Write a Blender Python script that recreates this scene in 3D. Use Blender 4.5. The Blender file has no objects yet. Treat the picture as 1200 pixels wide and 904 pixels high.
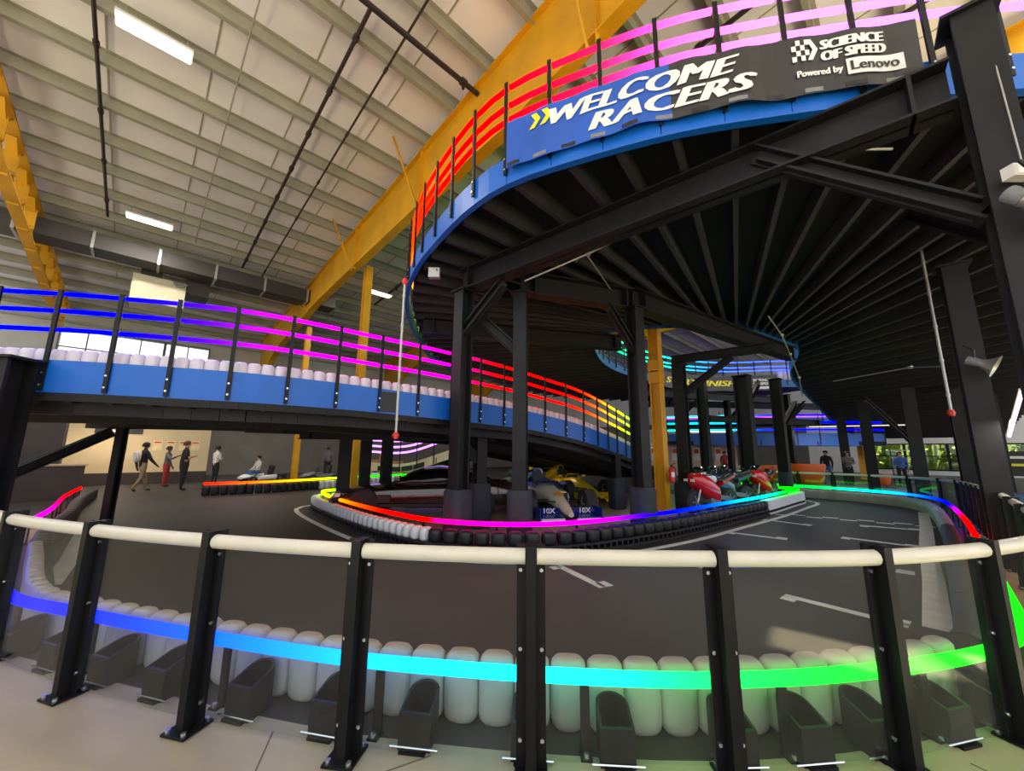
import bpy, bmesh, math, random
from mathutils import Vector, Matrix
random.seed(7)
V = Vector
scene = bpy.context.scene
COL = scene.collection

# ------------------------------------------------------------------ camera
EYE = 1.55
p, r = math.radians(9.8), math.radians(0.5)
Fv = V((0, math.cos(p), math.sin(p)))
U0 = V((0, -math.sin(p), math.cos(p)))
R0 = V((1, 0, 0))
Rv = R0*math.cos(r) + U0*math.sin(r)
Uv = U0*math.cos(r) - R0*math.sin(r)
cam_data = bpy.data.cameras.new('camera')
cam = bpy.data.objects.new('camera', cam_data)
COL.objects.link(cam)
m = Matrix((Rv, Uv, -Fv)).transposed().to_4x4()
m.translation = V((0, 0, EYE))
cam.matrix_world = m
cam_data.sensor_fit = 'HORIZONTAL'
cam_data.sensor_width = 36.0
cam_data.lens = 13.5
cam_data.clip_start = 0.05
cam_data.clip_end = 300
scene.camera = cam

# ------------------------------------------------------------------ world, exposure
world = bpy.data.worlds.new('daylight')
scene.world = world
world.use_nodes = True
bg = world.node_tree.nodes['Background']
bg.inputs[0].default_value = (0.93, 0.96, 1.0, 1)
bg.inputs[1].default_value = 2.0
sun_d = bpy.data.lights.new('sun', 'SUN')
sun_d.energy = 52.0
sun_d.angle = math.radians(0.53)
sun_d.color = (1.0, 0.93, 0.8)
sun = bpy.data.objects.new('sun', sun_d)
COL.objects.link(sun)
sun.rotation_euler = V((-0.694*math.cos(math.radians(74)), 0.72*math.cos(math.radians(74)), -math.sin(math.radians(74)))).to_track_quat('-Z', 'Y').to_euler()
scene.view_settings.view_transform = 'Standard'
scene.view_settings.look = 'None'
scene.view_settings.gamma = 1.0
scene.view_settings.use_curve_mapping = False
scene.view_settings.exposure = -0.16
try:
    scene.cycles.max_bounces = 7
    scene.cycles.transparent_max_bounces = 24
    scene.cycles.caustics_reflective = False
    scene.cycles.caustics_refractive = False
    scene.cycles.sample_clamp_indirect = 4.0
except Exception:
    pass

HIGHBAY_W = 260.0     # watts per high-bay fixture
LED_S = 4.6           # emission strength of the rainbow tubes

# ------------------------------------------------------------------ materials
def lin(c):
    c = c/255.0
    return c/12.92 if c <= 0.04045 else ((c+0.055)/1.055)**2.4
def rgb(t):
    return (lin(t[0]), lin(t[1]), lin(t[2]), 1)
MATS = {}
def mat(name, col, rough=0.5, metal=0.0, var=0.12, scale=6.0, bump=0.0, bscale=40.0, spec=0.5, emit=0.0, coat=0.0, detail=4.0):
    if name in MATS:
        return MATS[name]
    mt = bpy.data.materials.new(name)
    mt.use_nodes = True
    nt = mt.node_tree
    b = nt.nodes['Principled BSDF']
    c = rgb(col)
    b.inputs['Roughness'].default_value = rough
    b.inputs['Metallic'].default_value = metal
    b.inputs['Specular IOR Level'].default_value = spec
    if coat:
        b.inputs['Coat Weight'].default_value = coat
    tc = nt.nodes.new('ShaderNodeTexCoord')
    nz = nt.nodes.new('ShaderNodeTexNoise')
    nz.inputs['Scale'].default_value = scale
    nz.inputs['Detail'].default_value = detail
    nt.links.new(tc.outputs['Object'], nz.inputs['Vector'])
    rp = nt.nodes.new('ShaderNodeValToRGB')
    rp.color_ramp.elements[0].position = 0.3
    rp.color_ramp.elements[1].position = 0.72
    rp.color_ramp.elements[0].color = tuple(x*(1-var) for x in c[:3])+(1,)
    rp.color_ramp.elements[1].color = tuple(min(1, x*(1+var)) for x in c[:3])+(1,)
    nt.links.new(nz.outputs['Fac'], rp.inputs['Fac'])
    nt.links.new(rp.outputs['Color'], b.inputs['Base Color'])
    if bump:
        n2 = nt.nodes.new('ShaderNodeTexNoise')
        n2.inputs['Scale'].default_value = bscale
        nt.links.new(tc.outputs['Object'], n2.inputs['Vector'])
        bp = nt.nodes.new('ShaderNodeBump')
        bp.inputs['Strength'].default_value = bump
        nt.links.new(n2.outputs['Fac'], bp.inputs['Height'])
        nt.links.new(bp.outputs['Normal'], b.inputs['Normal'])
    if emit:
        b.inputs['Emission Color'].default_value = c
        b.inputs['Emission Strength'].default_value = emit
    MATS[name] = mt
    return mt

def led_mat():
    if 'rainbow_led' in MATS:
        return MATS['rainbow_led']
    mt = bpy.data.materials.new('rainbow_led')
    mt.use_nodes = True
    nt = mt.node_tree
    nt.nodes.clear()
    at = nt.nodes.new('ShaderNodeAttribute'); at.attribute_name = 'led'
    em = nt.nodes.new('ShaderNodeEmission'); em.inputs['Strength'].default_value = LED_S
    out = nt.nodes.new('ShaderNodeOutputMaterial')
    nt.links.new(at.outputs['Color'], em.inputs['Color'])
    nt.links.new(em.outputs[0], out.inputs['Surface'])
    MATS['rainbow_led'] = mt
    return mt

def clear_mat():
    mt = bpy.data.materials.new('clear_panel')
    mt.use_nodes = True
    nt = mt.node_tree
    nt.nodes.clear()
    tr = nt.nodes.new('ShaderNodeBsdfTransparent'); tr.inputs[0].default_value = (0.93, 0.95, 0.94, 1)
    gl = nt.nodes.new('ShaderNodeBsdfGlossy'); gl.inputs['Roughness'].default_value = 0.008
    df = nt.nodes.new('ShaderNodeBsdfDiffuse'); df.inputs[0].default_value = (0.5, 0.5, 0.52, 1)
    lw = nt.nodes.new('ShaderNodeLayerWeight'); lw.inputs[0].default_value = 0.5
    pw = nt.nodes.new('ShaderNodeMath'); pw.operation = 'POWER'; pw.inputs[1].default_value = 5.0
    nt.links.new(lw.outputs['Facing'], pw.inputs[0])
    fr = nt.nodes.new('ShaderNodeMath'); fr.operation = 'MULTIPLY_ADD'; fr.inputs[1].default_value = 0.75; fr.inputs[2].default_value = 0.03
    nt.links.new(pw.outputs[0], fr.inputs[0])
    nz = nt.nodes.new('ShaderNodeTexNoise'); nz.inputs['Scale'].default_value = 2.2; nz.inputs['Detail'].default_value = 5
    tc = nt.nodes.new('ShaderNodeTexCoord')
    nt.links.new(tc.outputs['Object'], nz.inputs['Vector'])
    mr = nt.nodes.new('ShaderNodeMapRange')
    mr.inputs[1].default_value = 0.3; mr.inputs[2].default_value = 0.8
    mr.inputs[3].default_value = 0.002; mr.inputs[4].default_value = 0.018
    nt.links.new(nz.outputs['Fac'], mr.inputs[0])
    m1 = nt.nodes.new('ShaderNodeMixShader'); m2 = nt.nodes.new('ShaderNodeMixShader')
    nt.links.new(mr.outputs[0], m1.inputs[0]); nt.links.new(tr.outputs[0], m1.inputs[1]); nt.links.new(df.outputs[0], m1.inputs[2])
    nt.links.new(fr.outputs[0], m2.inputs[0]); nt.links.new(m1.outputs[0], m2.inputs[1]); nt.links.new(gl.outputs[0], m2.inputs[2])
    out = nt.nodes.new('ShaderNodeOutputMaterial')
    nt.links.new(m2.outputs[0], out.inputs['Surface'])
    return mt

def emat(name, col, s):
    if name in MATS:
        return MATS[name]
    mt = bpy.data.materials.new(name)
    mt.use_nodes = True
    nt = mt.node_tree; nt.nodes.clear()
    em = nt.nodes.new('ShaderNodeEmission')
    em.inputs[0].default_value = rgb(col); em.inputs[1].default_value = s
    out = nt.nodes.new('ShaderNodeOutputMaterial')
    nt.links.new(em.outputs[0], out.inputs['Surface'])
    MATS[name] = mt
    return mt

M_black = mat('black_powdercoat', (14, 13, 15), 0.5, 0.0, 0.25, 5, spec=0.3)
M_steel = mat('black_painted_steel', (27, 26, 29), 0.55, 0.0, 0.3, 3, 0.05, 30, 0.3)
M_under = mat('black_painted_plywood', (17, 16, 20), 0.75, 0, 0.3, 1.5)
M_joist = mat('black_painted_joist', (48, 47, 52), 0.6, 0, 0.25, 2.5)
M_blue = mat('blue_fascia', (0, 94, 194), 0.42, 0, 0.06, 3)
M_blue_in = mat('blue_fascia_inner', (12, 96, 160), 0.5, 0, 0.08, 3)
M_white = mat('white_barrel_plastic', (180, 175, 162), 0.42, 0, 0.07, 3)
M_bdeck = mat('white_deck_barrel', (214, 206, 214), 0.45, 0, 0.06, 3)
M_rail = mat('ivory_top_rail', (208, 204, 188), 0.35, 0, 0.05, 5)
M_bblock = mat('black_rubber_block', (30, 30, 34), 0.5, 0, 0.2, 5)
M_wblock = mat('white_plastic_block', (222, 224, 228), 0.45, 0, 0.08, 4)
M_greybar = mat('grey_barrier_plastic', (150, 148, 144), 0.4, 0, 0.15, 3)
M_pad = mat('charcoal_foam_pad', (40, 46, 56), 0.75, 0, 0.15, 8)
M_yellow = mat('yellow_structural_paint', (208, 152, 8), 0.5, 0, 0.14, 1.2, 0.04, 10)
M_ins = mat('white_roof_insulation', (228, 228, 236), 0.7, 0, 0.1, 0.5, 0.06, 1.2)
M_purlin = mat('galvanised_purlin', (158, 158, 142), 0.45, 0.1, 0.12, 1.2)
M_pipe = mat('dark_sprinkler_pipe', (52, 44, 44), 0.5, 0.3, 0.2, 4)
M_galv = mat('galvanised_conduit', (176, 176, 170), 0.4, 0.6, 0.12, 8)
M_red = mat('red_paint', (206, 44, 34), 0.4, 0, 0.1, 8)
M_chrome = mat('zinc_bolt', (215, 218, 222), 0.25, 0.9, 0.05, 10)
M_track = mat('dark_track_coating', (52, 49, 48), 0.55, 0, 0.22, 0.7, 0.03, 60, 0.25)
M_conc = mat('polished_concrete', (164, 154, 126), 0.5, 0, 0.1, 1.3, 0.03, 30)
M_isl = mat('island_concrete', (148, 132, 118), 0.5, 0, 0.15, 1.2)
M_joint = mat('concrete_joint', (96, 88, 78), 0.8, 0, 0.1, 5)
M_mark = mat('white_floor_paint', (214, 214, 208), 0.5, 0, 0.14, 5)
M_wall = mat('beige_wall_paint', (206, 186, 150), 0.7, 0, 0.06, 1)
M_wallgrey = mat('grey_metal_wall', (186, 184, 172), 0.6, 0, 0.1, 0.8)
M_wallshade = mat('wall_shade_paint', (104, 98, 92), 0.7, 0, 0.12, 1)  # darker wall colour, standing in for the shade under the decks
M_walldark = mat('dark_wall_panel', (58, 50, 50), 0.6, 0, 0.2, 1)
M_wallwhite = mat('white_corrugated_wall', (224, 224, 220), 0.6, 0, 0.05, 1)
M_banner = mat('black_banner_vinyl', (44, 44, 48), 0.38, 0, 0.2, 2, 0.08, 4)
M_bannerblue = mat('blue_banner_vinyl', (26, 84, 186), 0.38, 0, 0.12, 2, 0.08, 4)
M_letter = mat('white_banner_print', (232, 232, 230), 0.5, 0, 0.03, 5)
M_letyel = mat('yellow_banner_print', (238, 220, 30), 0.5, 0, 0.04, 5)
M_grey = mat('grey_print', (120, 122, 126), 0.5, 0, 0.05, 5)
M_duct = mat('dull_duct_metal', (62, 57, 55), 0.6, 0.1, 0.15, 1.5)
M_cream = mat('cream_unit_casing', (206, 200, 168), 0.5, 0, 0.08, 1.5)
M_tyre = mat('black_tyre_rubber', (34, 34, 36), 0.7, 0, 0.2, 8)
M_dark = mat('dark_trim', (24, 24, 27), 0.5, 0, 0.2, 5)
M_skin = [mat('skin_tone_a', (198, 146, 116), 0.6), mat('skin_tone_b', (112, 74, 56), 0.6)]
M_glass = mat('dark_vehicle_glass', (18, 20, 24), 0.08, 0, 0.05, 3)
M_clear = clear_mat()
M_lamp = emat('lamp_diffuser', (255, 244, 214), 9.0)
M_bulb = emat('warm_bulb', (255, 206, 140), 14.0)

# ------------------------------------------------------------------ mesh builder
def basis(p0, q0, up=V((0, 0, 1))):
    d = (V(q0)-V(p0)).normalized()
    up = V(up)
    if abs(d.dot(up)) > 0.99:
        up = V((1, 0, 0)) if abs(d.x) < 0.9 else V((0, 1, 0))
    s = d.cross(up).normalized()
    t = s.cross(d).normalized()
    return d, s, t
class MB:
    def __init__(self):
        self.v, self.f, self.mi, self.c = [], [], [], []
        self.cur = 0
    def add(self, vs, fs):
        o = len(self.v)
        self.v += [tuple(x) for x in vs]
        for f in fs:
            self.f.append(tuple(o+i for i in f)); self.mi.append(self.cur)
        return self
    def hexa(self, b, t):      # bottom quad, top quad
        return self.add(list(b)+list(t), [(3, 2, 1, 0), (4, 5, 6, 7), (0, 1, 5, 4), (1, 2, 6, 5), (2, 3, 7, 6), (3, 0, 4, 7)])
    def box(self, c, s, rz=0.0, M=None):
        hx, hy, hz = s[0]/2, s[1]/2, s[2]/2
        R = M if M is not None else Matrix.Rotation(rz, 3, 'Z')
        c = V(c)
        P = [c+R @ V((x*hx, y*hy, z*hz)) for z in (-1, 1) for x, y in ((-1, -1), (1, -1), (1, 1), (-1, 1))]
        return self.hexa(P[:4], P[4:])
    def bar(self, a, b, w, h, up=(0, 0, 1)):
        a, b = V(a), V(b)
        d, s, t = basis(a, b, up)
        P = [q+s*x*w/2+t*y*h/2 for q in (a, b) for x, y in ((-1, -1), (1, -1), (1, 1), (-1, 1))]
        return self.hexa(P[:4], P[4:])
    def tube(self, path, rad, n=8, cap=True, up=(0, 0, 1), cols=None):
        path = [V(q) for q in path]
        rads = rad if isinstance(rad, (list, tuple)) else [rad]*len(path)
        vs, fs = [], []
        for i, q in enumerate(path):
            a = path[max(0, i-1)]; b = path[min(len(path)-1, i+1)]
            d, s, t = basis(a, b, up)
            for k in range(n):
                an = 2*math.pi*k/n
                vs.append(q+(s*math.cos(an)+t*math.sin(an))*rads[i])
                if cols: self.c.append(cols[i])
        for i in range(len(path)-1):
            for k in range(n):
                k2 = (k+1) % n
                fs.append((i*n+k, i*n+k2, (i+1)*n+k2, (i+1)*n+k))
        if cap:
            fs.append(tuple(reversed(range(n))))
            fs.append(tuple((len(path)-1)*n+k for k in range(n)))
        return self.add(vs, fs)
    def cyl(self, c, rad, h, n=12, axis='Z'):
        ax = {'X': V((1, 0, 0)), 'Y': V((0, 1, 0)), 'Z': V((0, 0, 1))}[axis]
        c = V(c)
        return self.tube([c-ax*h/2, c+ax*h/2], rad, n)
    def loft(self, rings, cap=True, closed=True):
        n = len(rings[0]); vs = [q for rg in rings for q in rg]; fs = []
        for i in range(len(rings)-1):
            for k in range(n if closed else n-1):
                k2 = (k+1) % n
                fs.append((i*n+k, i*n+k2, (i+1)*n+k2, (i+1)*n+k))
        if cap and closed:
            fs.append(tuple(reversed(range(n)))); fs.append(tuple((len(rings)-1)*n+k for k in range(n)))
        return self.add(vs, fs)
    def prism(self, poly, z0, z1):
        n = len(poly)
        vs = [(x, y, z0) for x, y in poly]+[(x, y, z1) for x, y in poly]
        fs = [tuple(reversed(range(n))), tuple(range(n, 2*n))]
        fs += [(k, (k+1) % n, n+(k+1) % n, n+k) for k in range(n)]
        return self.add(vs, fs)
    def mesh(self, name, mats, smooth=None):
        me = bpy.data.meshes.new(name)
        me.from_pydata([tuple(x) for x in self.v], [], self.f)
        for mm in (mats if isinstance(mats, (list, tuple)) else [mats]):
            me.materials.append(mm)
        if any(self.mi):
            me.polygons.foreach_set('material_index', self.mi)
        if self.c:
            ca = me.color_attributes.new('led', 'FLOAT_COLOR', 'POINT')
            ca.data.foreach_set('color', [x for c in self.c for x in (c[0], c[1], c[2], 1.0)])
        me.update()
        bm = bmesh.new(); bm.from_mesh(me)
        bmesh.ops.recalc_face_normals(bm, faces=bm.faces)
        bm.to_mesh(me); bm.free()
        if smooth is not None:
            me.polygons.foreach_set('use_smooth', [True]*len(me.polygons))
            me.set_sharp_from_angle(angle=math.radians(smooth))
        return me
    def build(self, name, mats, parent=None, smooth=None):
        return link(name, self.mesh(name, mats, smooth), parent)

def link(name, me, parent=None, M=None):
    o = bpy.data.objects.new(name, me)
    COL.objects.link(o)
    if M is not None:
        o.matrix_basis = M
    if parent is not None:
        o.parent = parent
        if parent.get('_w'):     # parts given in world coordinates
            o.matrix_parent_inverse = parent.matrix_basis.inverted()
    return o
def tag(o, label=None, cat=None, group=None, kind=None):
    if label: o['label'] = label
    if cat: o['category'] = cat
    if group: o['group'] = group
    if kind: o['kind'] = kind
    return o
def thing(name, label, cat, loc=(0, 0, 0), rz=0.0, group=None, world=True):
    o = bpy.data.objects.new(name, None)
    COL.objects.link(o)
    o.empty_display_size = 0.2
    o.matrix_basis = Matrix.Translation(V(loc)) @ Matrix.Rotation(rz, 4, 'Z')
    if world: o['_w'] = 1
    return tag(o, label, cat, group)
def struct(name, mb, mats, parent=None, smooth=None):
    o = mb.build(name, mats, parent, smooth)
    if parent is None: o['kind'] = 'structure'
    return o
def copy_tree(o, M=None, label=None):
    c = o.copy(); COL.objects.link(c)
    if M is not None: c.matrix_basis = M
    if label: c['label'] = label
    for ch in list(o.children):
        d = ch.copy(); COL.objects.link(d); d.parent = c
        for g in list(ch.children):
            e = g.copy(); COL.objects.link(e); e.parent = d
    return c

# ------------------------------------------------------------------ curves
class Path:
    """Catmull-Rom curve through control points, sampled by length."""
    def __init__(self, pts, step=0.05):
        P = [V(q) if len(q) == 3 else V((q[0], q[1], 0)) for q in pts]
        P = [P[0]*2-P[1]]+P+[P[-1]*2-P[-2]]
        out = []
        for i in range(1, len(P)-2):
            n = max(2, int((P[i+1]-P[i]).length/step))
            for k in range(n):
                t = k/n
                a, b, c, d = P[i-1], P[i], P[i+1], P[i+2]
                out.append(0.5*((2*b)+(c-a)*t+(2*a-5*b+4*c-d)*t*t+(3*b-a-3*c+d)*t*t*t))
        out.append(P[-2].copy())
        self.p = out
        self.s = [0.0]
        for a, b in zip(out, out[1:]):
            self.s.append(self.s[-1]+(b-a).length)
        self.L = self.s[-1]
    def at(self, s):
        s = min(max(s, 0.0), self.L)
        lo, hi = 0, len(self.s)-1
        while hi-lo > 1:
            k = (lo+hi)//2
            if self.s[k] <= s: lo = k
            else: hi = k
        t = (s-self.s[lo])/max(1e-9, self.s[hi]-self.s[lo])
        return self.p[lo].lerp(self.p[hi], t)
    def dir(self, s):
        d = self.at(s+0.06)-self.at(s-0.06)
        return d.normalized()
    def nrm(self, s):        # horizontal normal to the right of travel
        d = self.dir(s)
        return V((d.y, -d.x, 0)).normalized()
    def seg(self, s0, s1, step=0.15, off=0.0, dz=0.0):
        n = max(1, int(math.ceil(abs(s1-s0)/step)))
        return [self.at(s0+(s1-s0)*k/n)+self.nrm(s0+(s1-s0)*k/n)*off+V((0, 0, dz)) for k in range(n+1)]
    def nearest(self, x, y):
        i = min(range(len(self.p)), key=lambda k: (self.p[k].x-x)**2+(self.p[k].y-y)**2)
        return self.s[i]
def hue(h, sat=1.0, val=1.0):
    import colorsys
    c = colorsys.hsv_to_rgb(h % 1.0, sat, val)
    return tuple(x**3.8 for x in c)
def hue_keys(keys):          # [(t, hue, sat)] -> function of t
    def f(t):
        for (t0, h0, s0), (t1, h1, s1) in zip(keys, keys[1:]):
            if t <= t1:
                k = 0 if t1 == t0 else max(0, (t-t0)/(t1-t0))
                return hue(h0+(h1-h0)*k, s0+(s1-s0)*k)
        return hue(keys[-1][1], keys[-1][2])
    return f
def led_tube(path, s0, s1, huef, parent, rad=0.04, off=0.0, dz=0.0, n=10, step=0.12):
    pts = path.seg(s0, s1, step, off, dz)
    cols = [huef((s0+(s1-s0)*k/(len(pts)-1))/path.L) for k in range(len(pts))]
    mb = MB(); mb.tube(pts, rad, n, cols=cols)
    return mb.build('led_tube', led_mat(), parent, 50)

def text_verts(body, size, shear=0.0, bold=0.0, spacing=1.0):
    cu = bpy.data.curves.new('lettering', 'FONT')
    cu.body = body; cu.size = size; cu.shear = shear; cu.offset = bold
    cu.space_character = spacing; cu.resolution_u = 3
    ob = bpy.data.objects.new('lettering_source', cu)
    COL.objects.link(ob)
    dg = bpy.context.evaluated_depsgraph_get(); dg.update()
    me = bpy.data.meshes.new_from_object(ob.evaluated_get(dg))
    vs = [v.co.copy() for v in me.vertices]; fs = [tuple(q.vertices) for q in me.polygons]
    bpy.data.objects.remove(ob); bpy.data.curves.remove(cu); bpy.data.meshes.remove(me)
    x0 = min(v.x for v in vs); x1 = max(v.x for v in vs)
    return [V((v.x-x0, v.y, 0)) for v in vs], fs, x1-x0

Uu, Vv = V((0.72, 0.694, 0)), V((-0.694, 0.72, 0))      # the building's own axes
def UV(u, v, z=0.0):
    q = Uu*u+Vv*v
    return V((q.x, q.y, z))
ANG = math.atan2(0.694, 0.72)
def roof_z(v): return 11.62-0.095*v
# ================================================================== THE SETTING
# near barrier line (LED rail) from the far left, past the camera, round to the back
LED_PTS = [(-13.2, 12.2), (-11.1, 9.9), (-9.07, 7.9), (-7.3, 6.0), (-5.6, 4.55), (-4.2, 3.45), (-3.14, 3.05), (-1.93, 2.7), (-1.0, 2.47), (-0.3, 2.36), (0.3, 2.3),
           (0.9, 2.27), (1.5, 2.3), (2.05, 2.38), (2.6, 2.5), (3.1, 2.66), (3.5, 2.87), (3.9, 3.2), (4.5, 3.75), (5.2, 4.4), (6.72, 5.81), (8.64, 7.63), (10.6, 9.6),
           (11.7, 10.9), (12.2, 12.1), (12.0, 13.2), (11.4, 14.3), (10.3, 15.4), (8.8, 16.4), (6.5, 17.6)]
LED = Path(LED_PTS)
# fence line in front of it
FEN_PTS = [(-6.6, 4.95), (-5.0, 3.75), (-3.85, 3.13), (-2.8, 2.74), (-1.79, 2.46), (-0.83, 2.27), (0.11, 2.18), (1.09, 2.16), (1.99, 2.22), (2.95, 2.47), (3.75, 2.85),
           (4.6, 3.5), (6.9, 5.6), (8.95, 7.55), (10.95, 9.5), (12.3, 11.0), (12.75, 12.4), (12.3, 13.9), (11.3, 15.1), (9.7, 16.3), (7.2, 17.7)]
FEN = Path(FEN_PTS)

# floors
mb = MB(); mb.box((10, 14, -0.05), (80, 70, 0.1)); struct('floor', mb, M_track)
edge = [LED.at(s)+LED.nrm(s)*(0.02) for s in [LED.nearest(-9.07, 7.9)+i*0.25 for i in range(0, 90)] if s < LED.nearest(11.7, 10.9)]
mb = MB()
poly = [(q.x, q.y) for q in edge]+[(24, 6), (24, -14), (-16, -14), (-16, 7)]
mb.prism(poly, 0.0, 0.006); conc = struct('floor_concrete', mb, M_conc)
for a, b in (((-1.31, 2.43), (-0.98, 1.3)), ((-1.12, 1.9), (-0.4, 2.27)), ((2.35, 2.25), (2.9, 1.2)), ((-4.2, 2.2), (-1.12, 1.9))):
    j = MB(); j.bar((a[0], a[1], 0.0065), (b[0], b[1], 0.0065), 0.008, 0.002); j.build('joint', M_joint, conc)

# island outline
ISL_PTS = [(-4.9, 11.6), (-5.35, 11.1), (-5.15, 10.5), (-4.3, 9.4), (-2.9, 7.85), (-1.95, 6.95), (-1.35, 6.5), (-0.5, 6.22), (0.28, 6.2), (1.08, 6.43), (2.04, 6.96), (3.25, 7.75),
           (4.7, 8.9), (6.71, 10.5), (8.4, 12.0), (9.5, 13.0), (9.6, 13.6)]
ISL = Path(ISL_PTS)
poly = [(q.x, q.y) for q in ISL.seg(0, ISL.L, 0.4)]+[(8.6, 14.5), (5, 15.5), (0, 15), (-4, 13.5)]
mb = MB(); mb.prism(poly, 0.0, 0.005); struct('floor_island', mb, M_isl)

# white paint on the track
def stripe(pts, w, name='floor_marking'):
    mb = MB()
    P = [V((x, y, 0.004)) for x, y in pts]
    for a, b in zip(P, P[1:]): mb.bar(a, b, w, 0.005)
    return struct(name, mb, M_mark)
q = ISL.seg(0.0, ISL.L, 0.25, off=0.42)
stripe([(a.x, a.y) for a in q], 0.11)
def grid_mark(a, b, w=0.1, hook=1):
    a, b = V((a[0], a[1], 0)), V((b[0], b[1], 0))
    d = (b-a).normalized(); s = V((d.y, -d.x, 0))
    mb = MB()
    mb.bar(a+V((0, 0, .004)), b+V((0, 0, .004)), w, 0.005)
    mb.bar(a+d*0.13+s*0.08*hook+V((0, 0, .004)), a+d*0.0+s*0.08*hook+V((0, 0, .004)), 0.14, 0.005)
    mb.bar(b-d*0.17-s*0.08*hook+V((0, 0, .004)), b-d*0.0-s*0.08*hook+V((0, 0, .004)), 0.15, 0.005)
    struct('floor_marking', mb, M_mark)
for a, b in (((0.66, 5.66), (1.08, 4.8)), ((3.05, 4.6), (3.66, 3.84)), ((6.3, 7.68), (6.98, 6.93)), ((4.62, 6.1), (5.33, 5.4)), ((4.35, 8.05), (5.08, 7.43)),
             ((6.08, 9.6), (6.6, 8.85)), ((7.77, 8.95), (8.6, 8.42)), ((2.2, 6.2), (2.75, 5.5))):
    grid_mark(a, b)
rnd = random.Random(3)
for i in range(9):          # the broken start line
    t = i/9.0
    a = V((6.95, 10.5, 0)).lerp(V((9.35, 8.85, 0)), t); b = V((6.95, 10.5, 0)).lerp(V((9.35, 8.85, 0)), t+0.105)
    o = V((0.06, 0.08, 0))*(1 if i % 2 else -1)
    stripe([((a+o).x, (a+o).y), ((b+o).x, (b+o).y)], 0.1)
stripe([(3.86, 3.78), (5.2, 5.05), (7.2, 7.0), (9.2, 8.9), (11.3, 10.95)], 0.2)
stripe([(-5.25, 4.7), (-6.2, 5.75), (-7.7, 7.25), (-8.6, 8.2)], 0.2)

# walls -----------------------------------------------------------
def wall(name, a, b, z0, z1, m, th=0.2):
    mb = MB(); a, b = V(a), V(b)
    mb.bar(V((a.x, a.y, (z0+z1)/2)), V((b.x, b.y, (z0+z1)/2)), th, z1-z0); return struct(name, mb, m)
# far wall with a strip of windows
wf = MB()
def uvbox(mb, u0, u1, v0, v1, z0, z1):
    b = [UV(u0, v0, z0), UV(u1, v0, z0), UV(u1, v1, z0), UV(u0, v1, z0)]
    mb.hexa(b, [q+V((0, 0, z1-z0)) for q in b]); return mb
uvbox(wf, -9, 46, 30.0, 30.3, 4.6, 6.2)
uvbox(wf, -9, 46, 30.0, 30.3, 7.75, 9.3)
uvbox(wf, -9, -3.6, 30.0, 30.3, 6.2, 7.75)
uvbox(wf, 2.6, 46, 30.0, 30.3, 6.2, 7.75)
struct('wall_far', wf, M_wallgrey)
wl = MB(); uvbox(wl, -9, 46, 29.9, 30.3, 0, 4.6); struct('wall_far_shade', wl, M_wallshade)  # lower far wall coloured darker to put in the under-deck shade
sky_pane = mat('window_glass_frame', (90, 92, 96), 0.5)
for i, (a, b) in enumerate(((-3.6, -1.55), (-1.55, 0.5), (0.5, 2.6))):
    fr = MB(); uvbox(fr, a, a+0.06, 29.95, 30.3, 6.2, 7.75); uvbox(fr, b-0.06, b, 29.95, 30.3, 6.2, 7.75)
    uvbox(fr, a, b, 29.95, 30.3, 6.2, 6.27); uvbox(fr, a, b, 29.95, 30.3, 7.68, 7.75); uvbox(fr, a, b, 30.0, 30.1, 6.72, 6.77); uvbox(fr, (a+b)/2-.025, (a+b)/2+.025, 30.0, 30.1, 6.2, 7.75)
    w = struct('window_%d' % (i+1), fr, sky_pane)
    g = MB(); uvbox(g, a+0.06, b-0.06, 30.12, 30.14, 6.27, 7.68); g.build('pane', M_clear, w)
# girts on the upper far wall
for z in (6.0, 8.0, 8.6):
    g = MB(); uvbox(g, -8, 30, 29.85, 30.0, z, z+0.12); struct('trim_%d' % int(z*10), g, M_purlin)
# beige partition behind the visitors
wp = MB(); uvbox(wp, -2.1, 2.6, 24.2, 24.35, 0, 3.2); part_wall = struct('wall_partition', wp, M_wall)
wp = MB(); uvbox(wp, -9, -1.9, 21.2, 21.4, 0, 3.6); struct('wall_painted_dark', wp, M_walldark)  # dark sheet added for the gloom left of the partition
wp = MB(); uvbox(wp, -8.9, -8.6, 4.0, 30, 0, 4.0); struct('wall_left_block', wp, M_walldark)  # unseen wall, added to block side light and darken the left floor
bb = MB(); uvbox(bb, -2.1, 2.6, 24.14, 24.2, 0, 0.5); struct('baseboard_partition', bb, M_walldark)
# side wall with a long glazed strip on the right; outside it a lawn and hedge
ws = MB()
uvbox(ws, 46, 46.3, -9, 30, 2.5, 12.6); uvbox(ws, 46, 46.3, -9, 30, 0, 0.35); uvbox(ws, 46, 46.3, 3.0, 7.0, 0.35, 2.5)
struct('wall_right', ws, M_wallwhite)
wl = MB(); uvbox(wl, 45.9, 46.3, 7.0, 30, 0.35, 5.0); struct('wall_right_shade', wl, M_wallshade)  # same painted shade on the right wall's lower part
for i in range(5):
    a, b = -9+i*2.4, -9+(i+1)*2.4
    fr = MB(); uvbox(fr, 45.96, 46.1, a, a+0.09, 0.35, 2.5); uvbox(fr, 45.96, 46.1, b-0.09, b, 0.35, 2.5); uvbox(fr, 45.96, 46.1, a, b, 2.4, 2.5); uvbox(fr, 45.96, 46.1, a, b, 0.35, 0.45)
    uvbox(fr, 45.98, 46.05, a, b, 1.45, 1.52)
    w = struct('window_%d' % (i+4), fr, M_black)
    g = MB(); uvbox(g, 46.02, 46.03, a+0.09, b-0.09, 0.45, 2.4); g.build('pane', M_clear, w)
gm = mat('lawn', (60, 72, 26), 0.9, 0, 0.3, 2)
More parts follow.
